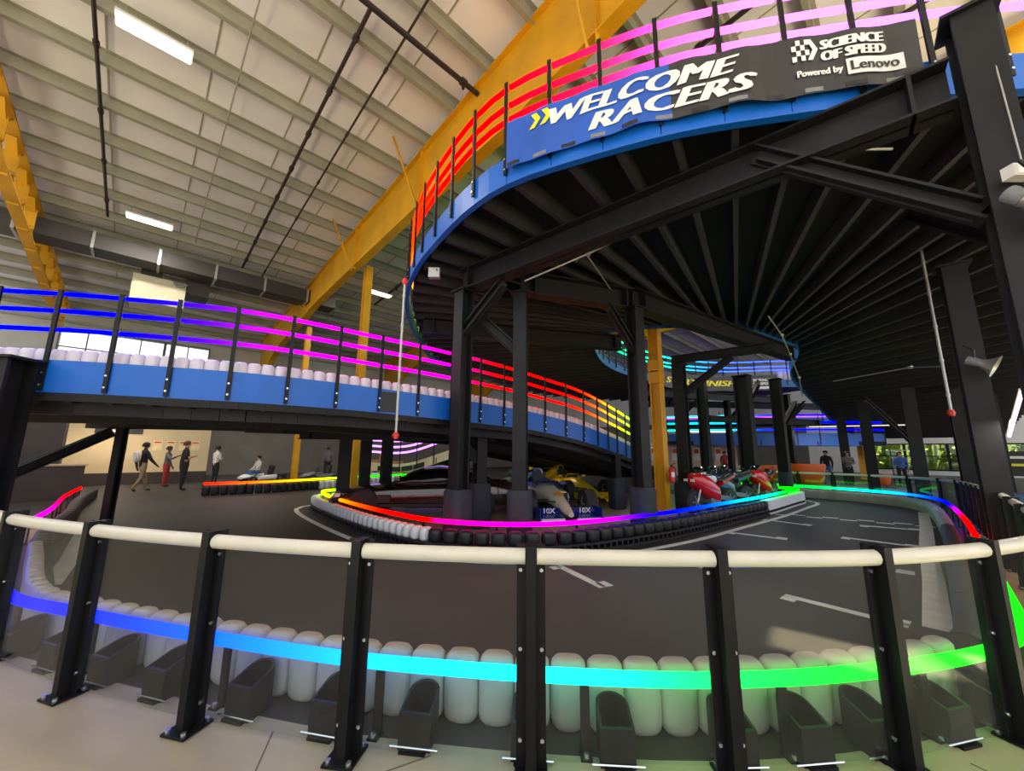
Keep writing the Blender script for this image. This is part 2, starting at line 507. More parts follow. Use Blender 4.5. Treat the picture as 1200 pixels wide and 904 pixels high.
g = MB(); uvbox(g, 46.3, 75, -25, 32, -0.1, -0.02); struct('ground', g, gm)
hm = mat('sunlit_hedge_leaves', (92, 112, 22), 0.8, 0, 0.5, 3)
hg = MB()
for i in range(14):
    q = UV(51.5, -19+i*2.0, 0); hg.add([q+V((x*1.3, y*1.3, z)) for z in (0, 3.3) for x, y in ((-1, -1), (1, -1), (1, 1), (-1, 1))], [(0, 1, 5, 4), (1, 2, 6, 5), (2, 3, 7, 6), (3, 0, 4, 7), (4, 5, 6, 7)])
for i in range(1500):
    q = UV(50+rnd.uniform(-1, 1), rnd.uniform(-20, 8), rnd.uniform(0, 3.2))
    a = rnd.uniform(0, 6.28); s = rnd.uniform(0.15, 0.35)
    d = V((math.cos(a), math.sin(a), rnd.uniform(-.5, .5)))*s; e = V((-math.sin(a), math.cos(a), rnd.uniform(-.6, .9)))*s
    hg.add([q-d, q+e*0.6, q+d, q-e*0.6], [(0, 1, 2, 3)])
tag(hg.build('hedge', hm), 'sunlit yellow-green hedge outside the glazed side wall', 'hedge', kind='stuff')

# roof ------------------------------------------------------------
RU0, RU1, RV0, RV1 = -6.5, 46.0, -12.0, 30.2
mb = MB()
def roof_slab(u0, u1, v0, v1):
    b = [UV(u0, v0, roof_z(v0)+0.24), UV(u1, v0, roof_z(v0)+0.24), UV(u1, v1, roof_z(v1)+0.24), UV(u0, v1, roof_z(v1)+0.24)]
    mb.hexa(b, [q+V((0, 0, 0.15)) for q in b])
SLOT0, SLOT1 = -4.88, -4.38          # two unseen roof slots, added to throw a sun patch on the walkway
roof_slab(RU0, RU1, SLOT1, RV1); roof_slab(RU0, RU1, RV0, SLOT0)  # slab behind the slots is out of view, extended to block the sun
roof_slab(RU0, 2.35, SLOT0, SLOT1); roof_slab(3.9, 4.15, SLOT0, SLOT1); roof_slab(5.8, RU1, SLOT0, SLOT1)
ceiling = struct('ceiling', mb, M_ins)
v = RV0+0.9
while v < RV1:
    z = roof_z(v)
    pm = MB()
    uvbox(pm, RU0, RU1, v-0.012, v+0.012, z-0.05, z+0.25)          # web
    uvbox(pm, RU0, RU1, v-0.01, v+0.11, z-0.058, z-0.042)       # bottom flange
    uvbox(pm, RU0, RU1, v-0.11, v+0.01, z+0.235, z+0.245)
    pm.build('purlin', M_purlin, ceiling); v += 1.45
# seams of the insulation blanket run down the slope between the purlins
u = RU0+1.2
while u < 30:
    sm = MB()
    for k in range(12):
        v0, v1 = RV0+k*3.1, RV0+(k+1)*3.1
        sm.bar(UV(u, v0, roof_z(v0)+0.235), UV(u, v1, roof_z(v1)+0.235), 0.035, 0.02)
    sm.build('insulation_seam', M_purlin, ceiling); u += 1.83

# rigid-frame rafters
TOP = [(-7, 12.2), (4.5, 11.2), (14, 10.28), (22, 9.52), (27.5, 9.0), (29.9, 8.75)]
BOT = [(29.9, 5.2), (28.0, 5.9), (26.6, 6.9), (25, 7.45), (19, 8.3), (14.2, 8.6), (9.0, 8.85), (5.6, 8.9), (2.5, 9.35), (-1, 9.9), (-7, 10.6)]
def rafter(u0, label, bot=BOT, holes=False):
    t = thing('roof_rafter', label, 'rafter', UV(u0, 29.9, 0), group='yellow roof rafters')
    w = MB()
    outl = TOP+bot
    n = len(outl)
    A = [UV(u0-0.02, v_, z_) for v_, z_ in outl]; B = [UV(u0+0.02, v_, z_) for v_, z_ in outl]
    if not holes:
        w.add(A+B, [tuple(range(n)), tuple(reversed(range(n, 2*n)))]+[(k, (k+1) % n, n+(k+1) % n, n+k) for k in range(n)])
    else:                     # castellated web: posts between hexagonal openings
        v_ = 12.0
        while v_ < 29.5:
            zt = roof_z(v_)-0.15; zb = zt-1.15
            w = MB()
            for k in (-1, 1):
                w.bar(UV(u0, v_, (zt+zb)/2+0.25), UV(u0, v_+0.45*k, zt), 0.05, 0.22, Uu)
                w.bar(UV(u0, v_, (zt+zb)/2-0.25), UV(u0, v_+0.45*k, zb), 0.05, 0.22, Uu)
            w.bar(UV(u0, v_, (zt+zb)/2-0.35), UV(u0, v_, (zt+zb)/2+0.35), 0.05, 0.3, Uu)
            w.build('web_post', M_yellow, t); v_ += 1.5
    if not holes: w.build('web', M_yellow, t)
    f = MB()
    pts = [(v_, z_) for v_, z_ in bot] if not holes else [(29.5, roof_z(29.5)-1.3), (12, roof_z(12)-1.3)]
    for (v0, z0), (v1, z1) in zip(pts, pts[1:]):
        f.bar(UV(u0, v0, z0), UV(u0, v1, z1), 0.3, 0.035)
    f.build('bottom_flange', M_yellow, t)
    f = MB()
    for (v0, z0), (v1, z1) in zip(TOP, TOP[1:]):
        f.bar(UV(u0, v0, z0-0.04), UV(u0, v1, z1-0.04), 0.3, 0.04)
    f.build('top_flange', M_yellow, t)
    for v_ in (3.2, 9.5, 14.3, 20.5):      # stiffener plates and flange braces
        if holes: continue
        zt = roof_z(v_)-0.05; zb = 8.5 if v_ > 12 else 9.0
        s = MB(); s.bar(UV(u0-0.08, v_, zb), UV(u0-0.08, v_, zt), 0.02, 0.14, Uu); s.build('stiffener', M_yellow, t)
        s = MB(); s.bar(UV(u0-0.1, v_+0.2, zb), UV(u0-0.95, v_+0.2, zt+0.1), 0.05, 0.05); s.build('flange_brace', M_yellow, t)
    return t
rafter(5.3, 'long yellow solid-web rafter sweeping overhead from the banner down to the bridge')
rafter(-3.5, 'yellow rafter with hexagonal openings at the upper left above the blue-lit bridge', holes=True)
rafter(14.1, 'yellow rafter seen through the oval opening of the raised deck', bot=[(a, b+0.25) for a, b in BOT])
rafter(22.9, 'second yellow rafter deeper inside the oval deck opening', bot=[(a, b+0.25) for a, b in BOT])

def roof_column(x, y, z1, label, bands=()):
    t = thing('roof_column', label, 'column', (x, y, 0), group='yellow roof columns')
    s = MB()
    s.box((x, y, z1/2), (0.06, 0.26, z1), ANG); s.build('web', M_yellow, t)
    for k in (-1, 1):
        f = MB(); d = V((-math.sin(ANG), math.cos(ANG), 0))*0.13*k
        f.box((x+d.x, y+d.y, z1/2), (0.26, 0.03, z1), ANG); f.build('flange', M_yellow, t)
    for z in bands:
        f = MB(); f.box((x, y, z), (0.3, 0.33, 0.3), ANG); f.build('splice_plate', M_yellow, t)
    f = MB(); f.box((x, y, 0.02), (0.4, 0.4, 0.03), ANG); f.build('base_plate', M_yellow, t)
    return t
roof_column(-5.75, 14.3, 8.75, 'yellow roof column rising behind the magenta-lit bridge')
roof_column(4.02, 10.5, 11.0, 'yellow column standing on the island with a fire extinguisher', (3.6, 3.95))
roof_column(-11.2, 20.3, 8.2, 'yellow roof column behind the waiting visitors under the bridge')
roof_column(22.6, 25.2, 9.0, 'far yellow column by the white wall beyond the track fence')

# sprinkler pipes, conduits, ceiling lights ----------------------------------
def pipe(name, label, pts, rad, m_, fit=0, cat='pipe', group='ceiling sprinkler pipes'):
    t = thing(name, label, cat, pts[0], group=group)
    mb = MB(); mb.tube(pts, rad, 8); mb.build('run', m_, t, 40)
    for k in range(fit):
        i = k % (len(pts)-1); f = (k//(len(pts)-1)+0.5)/max(1, fit/(len(pts)-1))
        q = V(pts[i]).lerp(V(pts[i+1]), min(0.97, f)); d = (V(pts[i+1])-V(pts[i])).normalized()
        c = MB(); c.tube([q-d*0.07, q+d*0.07], rad*1.5, 8); c.tube([q, q-V((0, 0, rad*3.0))], rad*0.6, 6); c.build('fitting', m_, t, 40)
    return t
def along(u, v0, v1, dz=-0.12): return [UV(u, v0, roof_z(v0)+dz), UV(u, (v0+v1)/2, roof_z((v0+v1)/2)+dz), UV(u, v1, roof_z(v1)+dz)]
pipe('sprinkler_pipe', 'dark sprinkler pipe running past the twin ceiling light at upper left', along(-1.75, 2, 19), 0.04, M_pipe, 8)
pipe('sprinkler_pipe', 'thin grey conduit crossing the purlins beside the twin ceiling light', along(0.68, 3, 19), 0.018, M_galv, 0)
pipe('sprinkler_pipe', 'thicker dark sprinkler branch line in the middle of the white roof', along(2.43, 6.9, 20), 0.045, M_pipe, 8)
pipe('sprinkler_pipe', 'slim dark sprinkler branch next to the yellow rafter', along(3.25, 2, 21), 0.028, M_pipe, 8)
pipe('sprinkler_pipe', 'dark sprinkler main crossing the branches towards the yellow rafter', [UV(-2, 6.85, 10.75), UV(2.4, 6.85, 10.75), UV(12, 6.85, 10.75)], 0.065, M_pipe, 4)
pipe('sprinkler_pipe', 'dark sprinkler branch beyond the rafter behind the banner rails', along(8.6, 0, 20), 0.06, M_pipe, 4)
pipe('sprinkler_pipe', 'dark branch pipe above the raised deck near the corner of the roof', along(11.5, -3, 20), 0.06, M_pipe, 4)
def bay_light(u, v, label, dz=-0.3, power=1.0, visible=2):
    z = roof_z(v)+dz
    t = thing('ceiling_light', label, 'light', UV(u, v, z), ANG, group='high-bay ceiling lights', world=False)
    h = MB(); h.box((0, 0, 0.06), (1.25, 0.42, 0.06)); h.build('housing', M_wallwhite, t)
    for k in (-1, 1):
        l = MB(); l.box((0, 0.1*k, 0.012), (1.2, 0.15, 0.03)); l.build('tube', M_lamp, t)
        w = MB(); w.tube([(0.5*k, 0, 0.08), (0.5*k, 0, -dz+0.1)], 0.008, 5); w.build('hanger', M_galv, t)
    ld = bpy.data.lights.new('high_bay', 'AREA'); ld.shape = 'RECTANGLE'; ld.size = 1.2; ld.size_y = 0.4; ld.energy = HIGHBAY_W*power
    ld.color = (1.0, 0.95, 0.86)
    lo = bpy.data.objects.new('lamp', ld); COL.objects.link(lo); lo.parent = t; lo.location = (0, 0, -0.04)
    return t
bay_light(-0.8, 10.45, 'large twin-tube ceiling light at the upper left of the roof')
bay_light(-0.65, 18.2, 'small ceiling light above the dark duct')
bay_light(8.1, 18.4, 'ceiling light beside the yellow column over the bridge')
bay_light(18.5, 6.5, 'ceiling light glowing inside the oval deck opening', -0.6)
bay_light(14.0, -4.0, 'ceiling light above the right end of the raised deck')
bay_light(18.0, 19.0, 'ceiling light far beyond the oval opening')
bay_light(29.0, 6.0, 'ceiling light over the far seating area')
# dark duct and cream air unit under the roof
d = thing('air_duct', 'dark rectangular duct hung under the far roof slope', 'duct', UV(-4, 20.4, 9.2))
mb = MB(); uvbox(mb, -8, 6.5, 19.9, 20.9, 8.75, 9.35); mb.build('duct_body', M_duct, d)
for k in range(8):
    mb = MB(); uvbox(mb, -7.5+k*1.8, -7.42+k*1.8, 19.86, 20.94, 8.71, 9.39); mb.build('flange', M_galv, d)
for k in range(4):
    mb = MB(); mb.tube([UV(-6+k*3.5, 20.4, 9.35), UV(-6+k*3.5, 20.4, 9.85)], 0.015, 5); mb.build('hanger', M_galv, d)
a = thing('air_unit', 'cream air handling unit hanging below the dark duct', 'air unit', UV(-0.3, 21.6, 7.4))
mb = MB(); uvbox(mb, -0.95, 0.7, 21.0, 22.4, 7.45, 8.55); mb.build('casing', M_cream, a)
mb = MB(); uvbox(mb, -0.75, -0.1, 21.2, 22.2, 8.55, 9.5); mb.build('riser', M_duct, a)
mb = MB(); mb.loft([[UV(0.25, 20.99, 8.5), UV(0.75, 20.99, 8.5), UV(0.62, 20.9, 8.3), UV(0.38, 20.9, 8.3)], [UV(0.25, 20.9, 8.5), UV(0.75, 20.9, 8.5), UV(0.62, 20.85, 8.3), UV(0.38, 20.85, 8.3)]]); mb.build('spout', M_galv, a)
mb = MB(); uvbox(mb, 0.7, 1.5, 21.1, 22.3, 8.2, 9.6); mb.build('side_duct', M_duct, a)
# ================================================================== DECKS
def post_mesh(h, name='post', w=0.05, d=0.035):
    mb = MB()
    mb.box((0, 0, h/2), (w, 0.014, h)); mb.box((0, d/2, h/2), (0.014, d, h))
    return mb.mesh(name, M_black)
def bolts_mesh(h):
    mb = MB()
    for z in (0.07, 0.22): mb.cyl((0.0, -0.013, z), 0.013, 0.014, 8, 'Y')
    return mb.mesh('bolts', M_chrome)
def railing(name, label, path, s0, s1, n, z0, h, rails, huef, off=0.03, flip=1, drop=None, rad=0.034):
    t = thing(name, label, 'railing', path.at(s0)+V((0, 0, z0)))
    pm, bm_ = post_mesh(h), bolts_mesh(h)
    for k in range(n+1):
        s = s0+(s1-s0)*k/n
        q = path.at(s)+path.nrm(s)*off*flip+V((0, 0, z0)); d = path.dir(s)
        a = math.atan2(d.y, d.x)+(0 if flip > 0 else math.pi)
        M = Matrix.Translation(q) @ Matrix.Rotation(a, 4, 'Z')
        po = link('post', pm, t, M)
        bo = tag(link('bolts', bm_, po), kind='stuff')
        if k < n:
            e = s0+(s1-s0)*(k+1)/n
            for hz in rails:
                led_tube(path, s+0.02, e-0.02, huef, t, rad, off=(off-0.06)*flip, dz=z0+hz, n=8, step=0.3)
    return t
def fascia(path, s0, s1, n, z0, h, parent, flip=1, m_=None, th=0.03, name='fascia_panel'):
    for k in range(n):
        a, b = s0+(s1-s0)*k/n, s0+(s1-s0)*(k+1)/n
        mb = MB()
        pts = path.seg(a+0.004, b-0.004, 0.35)
        for i in range(len(pts)-1):
            sa, sb = a+(b-a)*i/(len(pts)-1), a+(b-a)*(i+1)/(len(pts)-1)
            na, nb = path.nrm(sa)*flip, path.nrm(sb)*flip
            P, Q = pts[i], pts[i+1]
            lo = [P, Q, Q-nb*th, P-na*th]
            mb.hexa([x+V((0, 0, z0)) for x in lo], [x+V((0, 0, z0+h)) for x in lo])
        mb.build(name, m_ or M_blue, parent)
def ibeam(mb, a, b, w, h, tw=0.02, tf=0.025):
    a, b = V(a), V(b)
    dz = V((0, 0, h/2-tf/2))
    mb.bar(a, b, tw, h); mb.bar(a+dz, b+dz, w, tf); mb.bar(a-dz, b-dz, w, tf); return mb
def hcol(name, x, y, z0, z1, w, rz, parent, m_=None):
    mb = MB(); c = (z0+z1)/2; L = z1-z0
    R = Matrix.Rotation(rz, 3, 'Z')
    for off, s in (((0, 0), (0.04, w*0.9, L)), ((0, w/2), (w, 0.04, L)), ((0, -w/2), (w, 0.04, L))):
        o = R @ V((off[0], off[1], 0)); mb.box((x+o.x, y+o.y, c), s, rz)
    return mb.build(name, m_ or M_steel, parent)
_pad = None
def column(label, x, y, z1, w=0.26, rz=ANG, pad=0.9, braces=(), padw=0.42, group='black deck columns'):
    global _pad
    t = thing('deck_column', label, 'column', (x, y, 0), group=group)
    hcol('shaft', x, y, 0.0, z1, w, rz, t)
    if pad:
        mb = MB(); rings = []
        for z, k in ((0.01, 0.9), (0.04, 1), (pad-0.05, 1), (pad, 0.9)):
            rg = []
            for i in range(20):
                an = 2*math.pi*i/20
                cx, cy = math.cos(an), math.sin(an)
                f = (abs(cx)**5+abs(cy)**5)**(-1/5)
                rg.append(V((cx*f*padw/2*k, cy*f*padw/2*k, z)))
            R = Matrix.Rotation(rz, 3, 'Z'); rings.append([R @ q+V((x, y, 0)) for q in rg])
        mb.loft(rings); mb.build('base_pad', M_pad, t, 60)
    cp = MB(); cp.box((x, y, z1-0.015), (w+0.12, w+0.12, 0.03), rz); cp.build('cap_plate', M_steel, t)
    for (a, b) in braces:
        bm_ = MB(); ibeam(bm_, a, b, 0.18, 0.2); bm_.build('knee_brace', M_steel, t)
    return t

# ---- upper hairpin deck -------------------------------------------------------
ST = [((19, 21.2), (17, 28), 5.25), ((14.9, 20.3), (12, 27.2), 5.15), ((11.5, 20.4), (8, 26.5), 5.05), ((8.4, 19.4), (3, 24.5), 5.0), ((5.4, 17), (-.5, 21), 5.0), ((3.7, 14.8), (-2.3, 17), 5.0),
      ((2.75, 12.4), (-3.0, 14), 5.0), ((2.6, 11.3), (-2.95, 11.8), 5.0), ((2.75, 10.8), (-2.85, 10.6), 5.0), ((3.1, 10.5), (-2.63, 9.17), 5.0), ((3.5, 10.35), (-2.28, 7.88), 5.0),
      ((3.95, 10.25), (-1.8, 6.78), 5.0), ((4.4, 10.2), (-1.31, 5.96), 5.0), ((4.8, 10.18), (-.64, 5.03), 5.0), ((5.2, 10.2), (0.0, 4.44), 5.0), ((5.6, 10.22), (.98, 3.96), 5.0),
      ((6.0, 10.27), (1.83, 3.64), 5.0), ((6.46, 10.35), (2.7, 3.44), 5.0), ((6.9, 10.55), (3.6, 3.28), 5.0), ((7.4, 10.85), (4.65, 3.13), 5.0), ((8.06, 11.3), (5.9, 3.1), 5.0),
      ((8.8, 11.75), (7.35, 3.4), 4.98), ((9.6, 12.5), (9.0, 4.1), 4.93), ((10.9, 14.75), (12.2, 6.6), 4.6), ((13.4, 17.4), (15.6, 9.8), 4.3), ((16.3, 20.3), (19.5, 13.4), 4.0), ((20.5, 24.5), (24.6, 18.2), 3.5),
      ((25, 28.7), (29.2, 22.4), 3.0), ((28, 31.5), (32.2, 25.2), 2.75)]
INN = Path([(a[0], a[1], z) for a, b, z in ST]); OUT = Path([(b[0], b[1], z) for a, b, z in ST])
# one joint parameter t in 0..len(ST)-1 for both edges
def par(path, ctrl):
    ss = []
    k0 = 0
    for c in ctrl:
        k = min(range(k0, len(path.p)), key=lambda i: (path.p[i]-c).length_squared); ss.append(path.s[k]); k0 = k
    return ss
inn_s = par(INN, [V((a[0], a[1], z)) for a, b, z in ST]); out_s = par(OUT, [V((b[0], b[1], z)) for a, b, z in ST])
def edge_at(t):
    i = min(int(t), len(ST)-2); f = t-i
    return INN.at(inn_s[i]+(inn_s[i+1]-inn_s[i])*f), OUT.at(out_s[i]+(out_s[i+1]-out_s[i])*f)
deck = thing('raised_deck', 'raised hairpin kart deck with black joisted underside and blue edge overhead', 'track deck', (4, 7, 5.0))
N = (len(ST)-1)*4
mb = MB(); up, dn = [], []
for k in range(N+1):
    a, b = edge_at(k/4.0)
    up.append((a, b))
for k in range(N):
    (a0, b0), (a1, b1) = up[k], up[k+1]
    lo = [a0, b0+(a0-b0).normalized()*0.12, b1+(a1-b1).normalized()*0.12, a1]
    mb.hexa([q+V((0, 0, 0.26)) for q in lo], [q+V((0, 0, 0.34)) for q in lo])
mb.build('deck_boards', M_under, deck)
t = 1.0
while t < len(ST)-1.05:
    a, b = edge_at(t)
    d = (b-a); L = d.length
    j = MB(); j.bar(a+d*0.015+V((0, 0, 0.13)), b-d*(0.12/L)+V((0, 0, 0.13)), 0.07, 0.26); j.build('joist', M_joist, deck)
    i = int(t); seg = max(OUT.at(out_s[i+1]).__sub__(OUT.at(out_s[i])).length, INN.at(inn_s[i+1]).__sub__(INN.at(inn_s[i])).length)
    t += 1.0/seg if i > 20 else (0.62/seg if i > 4 else 0.9/seg)
# edges: outer panels run from behind the left end to past the right edge of the view
so0, so1 = out_s[5], out_s[22]
nO = 36
fascia(OUT, so0, so1, nO, -0.02, 0.42, deck, flip=1 if OUT.nrm(out_s[14]).y < 0 else -1)
OUTF = 1 if OUT.nrm(out_s[14]).y < 0 else -1
lip = MB(); P = OUT.seg(so0, so1, 0.3, 0.0, -0.03)
for a, b in zip(P, P[1:]): lip.bar(a, b, 0.09, 0.02)
lip.build('edge_lip', M_blue, deck)
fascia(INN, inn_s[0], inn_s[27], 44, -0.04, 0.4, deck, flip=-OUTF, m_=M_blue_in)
railing('deck_railing', 'black posts with three glowing tubes, orange to red to pink, along the raised deck edge', OUT, so0, so1, nO, 0.12, 1.42, (0.87, 1.09, 1.38),
        hue_keys([(0, .45, 1), (out_s[7]/OUT.L, .2, 1), (out_s[9]/OUT.L, .1, 1), (out_s[11]/OUT.L, .045, 1), (out_s[13]/OUT.L, -.005, .96), (out_s[15]/OUT.L, -.04, .75), (out_s[16]/OUT.L, -.1, .5), (out_s[17]/OUT.L, -.17, .4), (out_s[19]/OUT.L, -.27, .4), (1, -.4, .8)]),
        flip=OUTF, rad=0.036)
railing('deck_railing', 'posts with teal to blue glowing tubes along the far side of the oval opening', INN, inn_s[0], inn_s[9], 26, 0.1, 1.32, (0.8, 1.0, 1.29),
        hue_keys([(0, .66, .6), (inn_s[2]/INN.L, .62, .6), (inn_s[3]/INN.L, .5, .85), (inn_s[5]/INN.L, .42, .9), (inn_s[9]/INN.L, .33, .95), (1, .3, 1)]), flip=-OUTF)
# girders and columns carrying the deck
def girder(label, a, b, w=0.3, h=0.42):
    t = thing('deck_girder', label, 'beam', a, group='black deck girders')
    mb = MB(); ibeam(mb, a, b, w, h); mb.build('beam', M_steel, t)
    d = (V(b)-V(a)).normalized()
    for q in (V(a)+d*0.25, V(b)-d*0.25):
        pl = MB(); pl.bar(q-d*0.015, q+d*0.015, w, h); pl.build('end_plate', M_steel, t)
    return t
girder('black girder running under the raised deck from the big right-hand column to the centre', (3.85, 2.9, 4.75), (-0.95, 6.95, 4.75))
girder('black girder under the deck linking the two padded centre columns to the oval opening', (0.15, 6.9, 4.72), (2.55, 7.7, 4.72))
girder('black girder from the centre columns to the island corner under the oval opening', (2.5, 7.6, 4.72), (9.0, 12.0, 4.72))
girder('black girder crossing under the left end of the raised deck', (-2.3, 9.5, 4.72), (3.2, 10.9, 4.72))
girder('black girder crossing the oval opening from the braced column', (4.75, 11.15, 4.28), (6.75, 9.55, 4.28), 0.22, 0.22)

column('massive black column in the upper right corner carrying the deck girder', 3.98, 2.78, 5.35, 0.24, math.radians(-42), 0, braces=[((3.9, 2.9, 3.55), (2.72, 3.8, 4.85)), ((4.1, 2.95, 3.4), (5.0, 4.4, 4.6))])
column('padded black column left of the racing car with a knee brace to the girder', -0.92, 6.9, 4.55, 0.24, math.radians(-42), 0.9, braces=[((-0.88, 6.86, 3.75), (-0.15, 6.35, 4.5))])
column('second padded black column beside the nose of the racing car', 0.155, 6.9, 4.52, 0.24, math.radians(-10), 0.9, braces=[((0.1, 6.95, 3.4), (-0.75, 7.0, 4.2))])
column('padded black column just in front of the yellow island column', 2.52, 7.6, 4.52, 0.24, math.radians(30), 0.9, braces=[((2.5, 7.6, 3.6), (1.95, 7.4, 4.45))])
column('padded black column right of the yellow column with a long angled brace', 4.88, 11.0, 4.12, 0.3, math.radians(-42), 0.8, braces=[((4.9, 10.98, 3.2), (5.95, 10.12, 4.15))], padw=0.56)
column('short padded column under the blue ramp by the racing car', 2.98, 11.15, 1.5, 0.18, 0.4, 0.85, padw=0.4)
column('slim padded column under the blue bridge beside the black sports car', -0.67, 8.3, 2.0, 0.22, 0.5, 0.9, braces=[((-0.7, 8.3, 1.35), (-1.15, 8.25, 1.85))])
column('broad black column beyond the motorcycles with blue bike in front', 8.5, 13.95, 4.4, 0.44, 0.7, 0, braces=[((8.6, 14.0, 3.3), (9.7, 14.9, 4.3))])
column('steel-grey column standing beside the green end of the island light rail', 10.1, 14.5, 4.4, 0.3, 0.7, 0.9, braces=[((10.2, 14.5, 2.6), (11.6, 15.6, 3.6))])
column('black column behind the motorcycles left of the broad one', 7.8, 15.6, 4.6, 0.3, 0.7, 0)
column('black column of the far deck beyond the orange chairs', 13.6, 19.6, 4.2, 0.34, 0.7, 0)
column('leaning-looking black column with a horn speaker by the right fence', 7.05, 5.75, 4.55, 0.27, math.radians(-42), 0)
column('black column in the right distance behind the purple light bend', 14.6, 14.0, 4.0, 0.36, math.radians(-42), 0, braces=[((14.5, 14.0, 2.0), (13.4, 14.4, 3.6))])
column('grey column in the right distance in front of the glazed wall', 16.6, 14.2, 4.0, 0.45, math.radians(-42), 0)
column('thin black column far right in front of the glazing', 18.6, 14.8, 3.9, 0.34, math.radians(-42), 0)
column('black column behind the far bend of the track fence', 16.2, 17.6, 4.0, 0.4, math.radians(-42), 0)
column('black column behind the orange chairs seating area', 18.0, 21.0, 4.0, 0.4, math.radians(-42), 0)

girder('black girder under the far arc of the deck below the start banner', (6.2, 18.6, 4.5), (15.0, 21.2, 4.5), 0.3, 0.36)
girder('black low girder linking the columns behind the motorcycles', (7.8, 15.6, 2.95), (14.0, 17.4, 2.95), 0.24, 0.26)
girder('black girder under the far straight above the blue distant ramp', (9.0, 22.4, 4.4), (19.0, 23.2, 4.4), 0.3, 0.36)
for i, (x, y) in enumerate(((6.4, 19.6), (9.2, 21.2), (12.4, 22.0), (15.6, 21.6))):
    column('slim far column, %s from the yellow column, under the start banner deck' % ('first', 'second', 'third', 'fourth')[i], x, y, 4.9, 0.24, 0.4, 0, braces=[((x, y, 3.4), (x+1.3, y+0.4, 4.5))])
# ---- lower bridge and ramp ----------------------------------------------------
BR_PTS = [(-9.2, 4.35, 2.24), (-7.2, 4.5, 2.23), (-5.78, 4.66, 2.22), (-5.12, 4.78, 2.21), (-4.39, 4.92, 2.19), (-3.69, 5.16, 2.18), (-3.15, 5.55, 2.18), (-2.64, 6.0, 2.18), (-2.12, 6.4, 2.16), (-1.64, 6.75, 2.14), (-1.19, 7.13, 2.12), (-0.74, 7.5, 2.1),
          (-0.29, 7.96, 2.08), (0.16, 8.44, 2.06), (0.61, 8.9, 2.02), (1.07, 9.25, 1.95), (1.5, 9.55, 1.88), (1.94, 9.95, 1.79), (2.42, 10.48, 1.68), (2.95, 11.2, 1.56), (3.51, 11.93, 1.42), (4.6, 13.3, 1.1), (6.3, 15.3, 0.62)]
BR = Path(BR_PTS)
bridge = thing('track_bridge', 'blue-edged kart bridge crossing from the left and ramping down towards the yellow column', 'bridge', (-3, 6, 2.2))
W = 4.6
mb = MB(); P = [(BR.at(s), BR.nrm(s)) for s in [BR.L*k/60 for k in range(61)]]
sgn = -1 if P[20][1].y < 0 else 1
for (a, na), (b, nb) in zip(P, P[1:]):
    lo = [a+na*sgn*0.02, b+nb*sgn*0.02, b+nb*sgn*W, a+na*sgn*W]
    mb.hexa([q+V((0, 0, 0.02)) for q in lo], [q+V((0, 0, 0.12)) for q in lo])
mb.build('deck_boards', M_under, bridge)
for off in (0.25, W/2, W-0.25):
    mb = MB()
    for (a, na), (b, nb) in zip(P, P[1:]):
        a2, b2 = a+na*sgn*off, b+nb*sgn*off
        mb.bar(a2+V((0, 0, -0.12)), b2+V((0, 0, -0.12)), 0.14, 0.26)
    mb.build('stringer', M_steel, bridge)
for k in range(0, 46):
    s = BR.L*(k+0.5)/46; a, n_ = BR.at(s), BR.nrm(s)*sgn
    j = MB(); j.bar(a+n_*0.05+V((0, 0, -0.04)), a+n_*(W-0.1)+V((0, 0, -0.04)), 0.06, 0.14); j.build('joist', M_joist, bridge)
s_l, s_r = BR.nearest(-7.25, 4.5), BR.nearest(4.6, 13.3)
s_a = BR.nearest(-5.78, 4.66)
bay = (BR.nearest(3.51, 11.93)-s_a)/18.0
nb_ = int((s_r-s_a)/bay)+3
s_l = s_a-3*bay; s_r = s_l+nb_*bay
fascia(BR, s_l, s_r, nb_, 0.0, 0.41, bridge, flip=-sgn)
sk = MB(); Pq = BR.seg(s_l, s_r, 0.3, 0.0, -0.05)
for a, b in zip(Pq, Pq[1:]): sk.bar(a, b, 0.05, 0.1)
sk.build('edge_beam', M_black, bridge)
pt = MB(); q = BR.at(s_l+9.25*bay)+BR.nrm(s_l+9.25*bay)*0.01*-sgn; dd = BR.dir(s_l+9.25*bay)
pt.box(q+V((0, 0, 0.2)), (0.24, 0.012, 0.34), math.atan2(dd.y, dd.x)); pt.build('patch_plate', M_bblock, bridge)
railing('bridge_railing', 'black posts with three rainbow tubes, blue through magenta and red to yellow-green, on the bridge', BR, s_l, s_r, nb_, 0.02, 1.31, (0.79, 1.04, 1.27),
        hue_keys([(0, .64, 1), (s_a/BR.L, .65, .97), ((s_a+2*bay)/BR.L, .70, .86), ((s_a+3.5*bay)/BR.L, .78, .82), ((s_a+5*bay)/BR.L, .83, .9), ((s_a+8*bay)/BR.L, .87, .95), ((s_a+9*bay)/BR.L, .93, .98), ((s_a+10*bay)/BR.L, .995, 1), ((s_a+12*bay)/BR.L, 1.0, 1), ((s_a+14*bay)/BR.L, 1.05, 1), ((s_a+16*bay)/BR.L, 1.12, 1), ((s_a+18*bay)/BR.L, 1.19, 1), (1, 1.36, 1)]), flip=-sgn, off=0.02, rad=0.03)
# far side rail of the ramp glimpsed right of the yellow column
far = Path([BR.at(s)+BR.nrm(s)*sgn*W for s in [BR.nearest(1.5, 9.55)+i*0.8 for i in range(12)] if s < BR.L])
railing('bridge_railing', 'green glowing tube railing on the far side of the ramp behind the yellow column', far, 0.2, far.L-0.2, 9, 0.02, 1.31, (0.79, 1.04, 1.27), hue_keys([(0, 1.2, 1), (1, 1.37, 1)]), flip=1, off=0.02, rad=0.03)

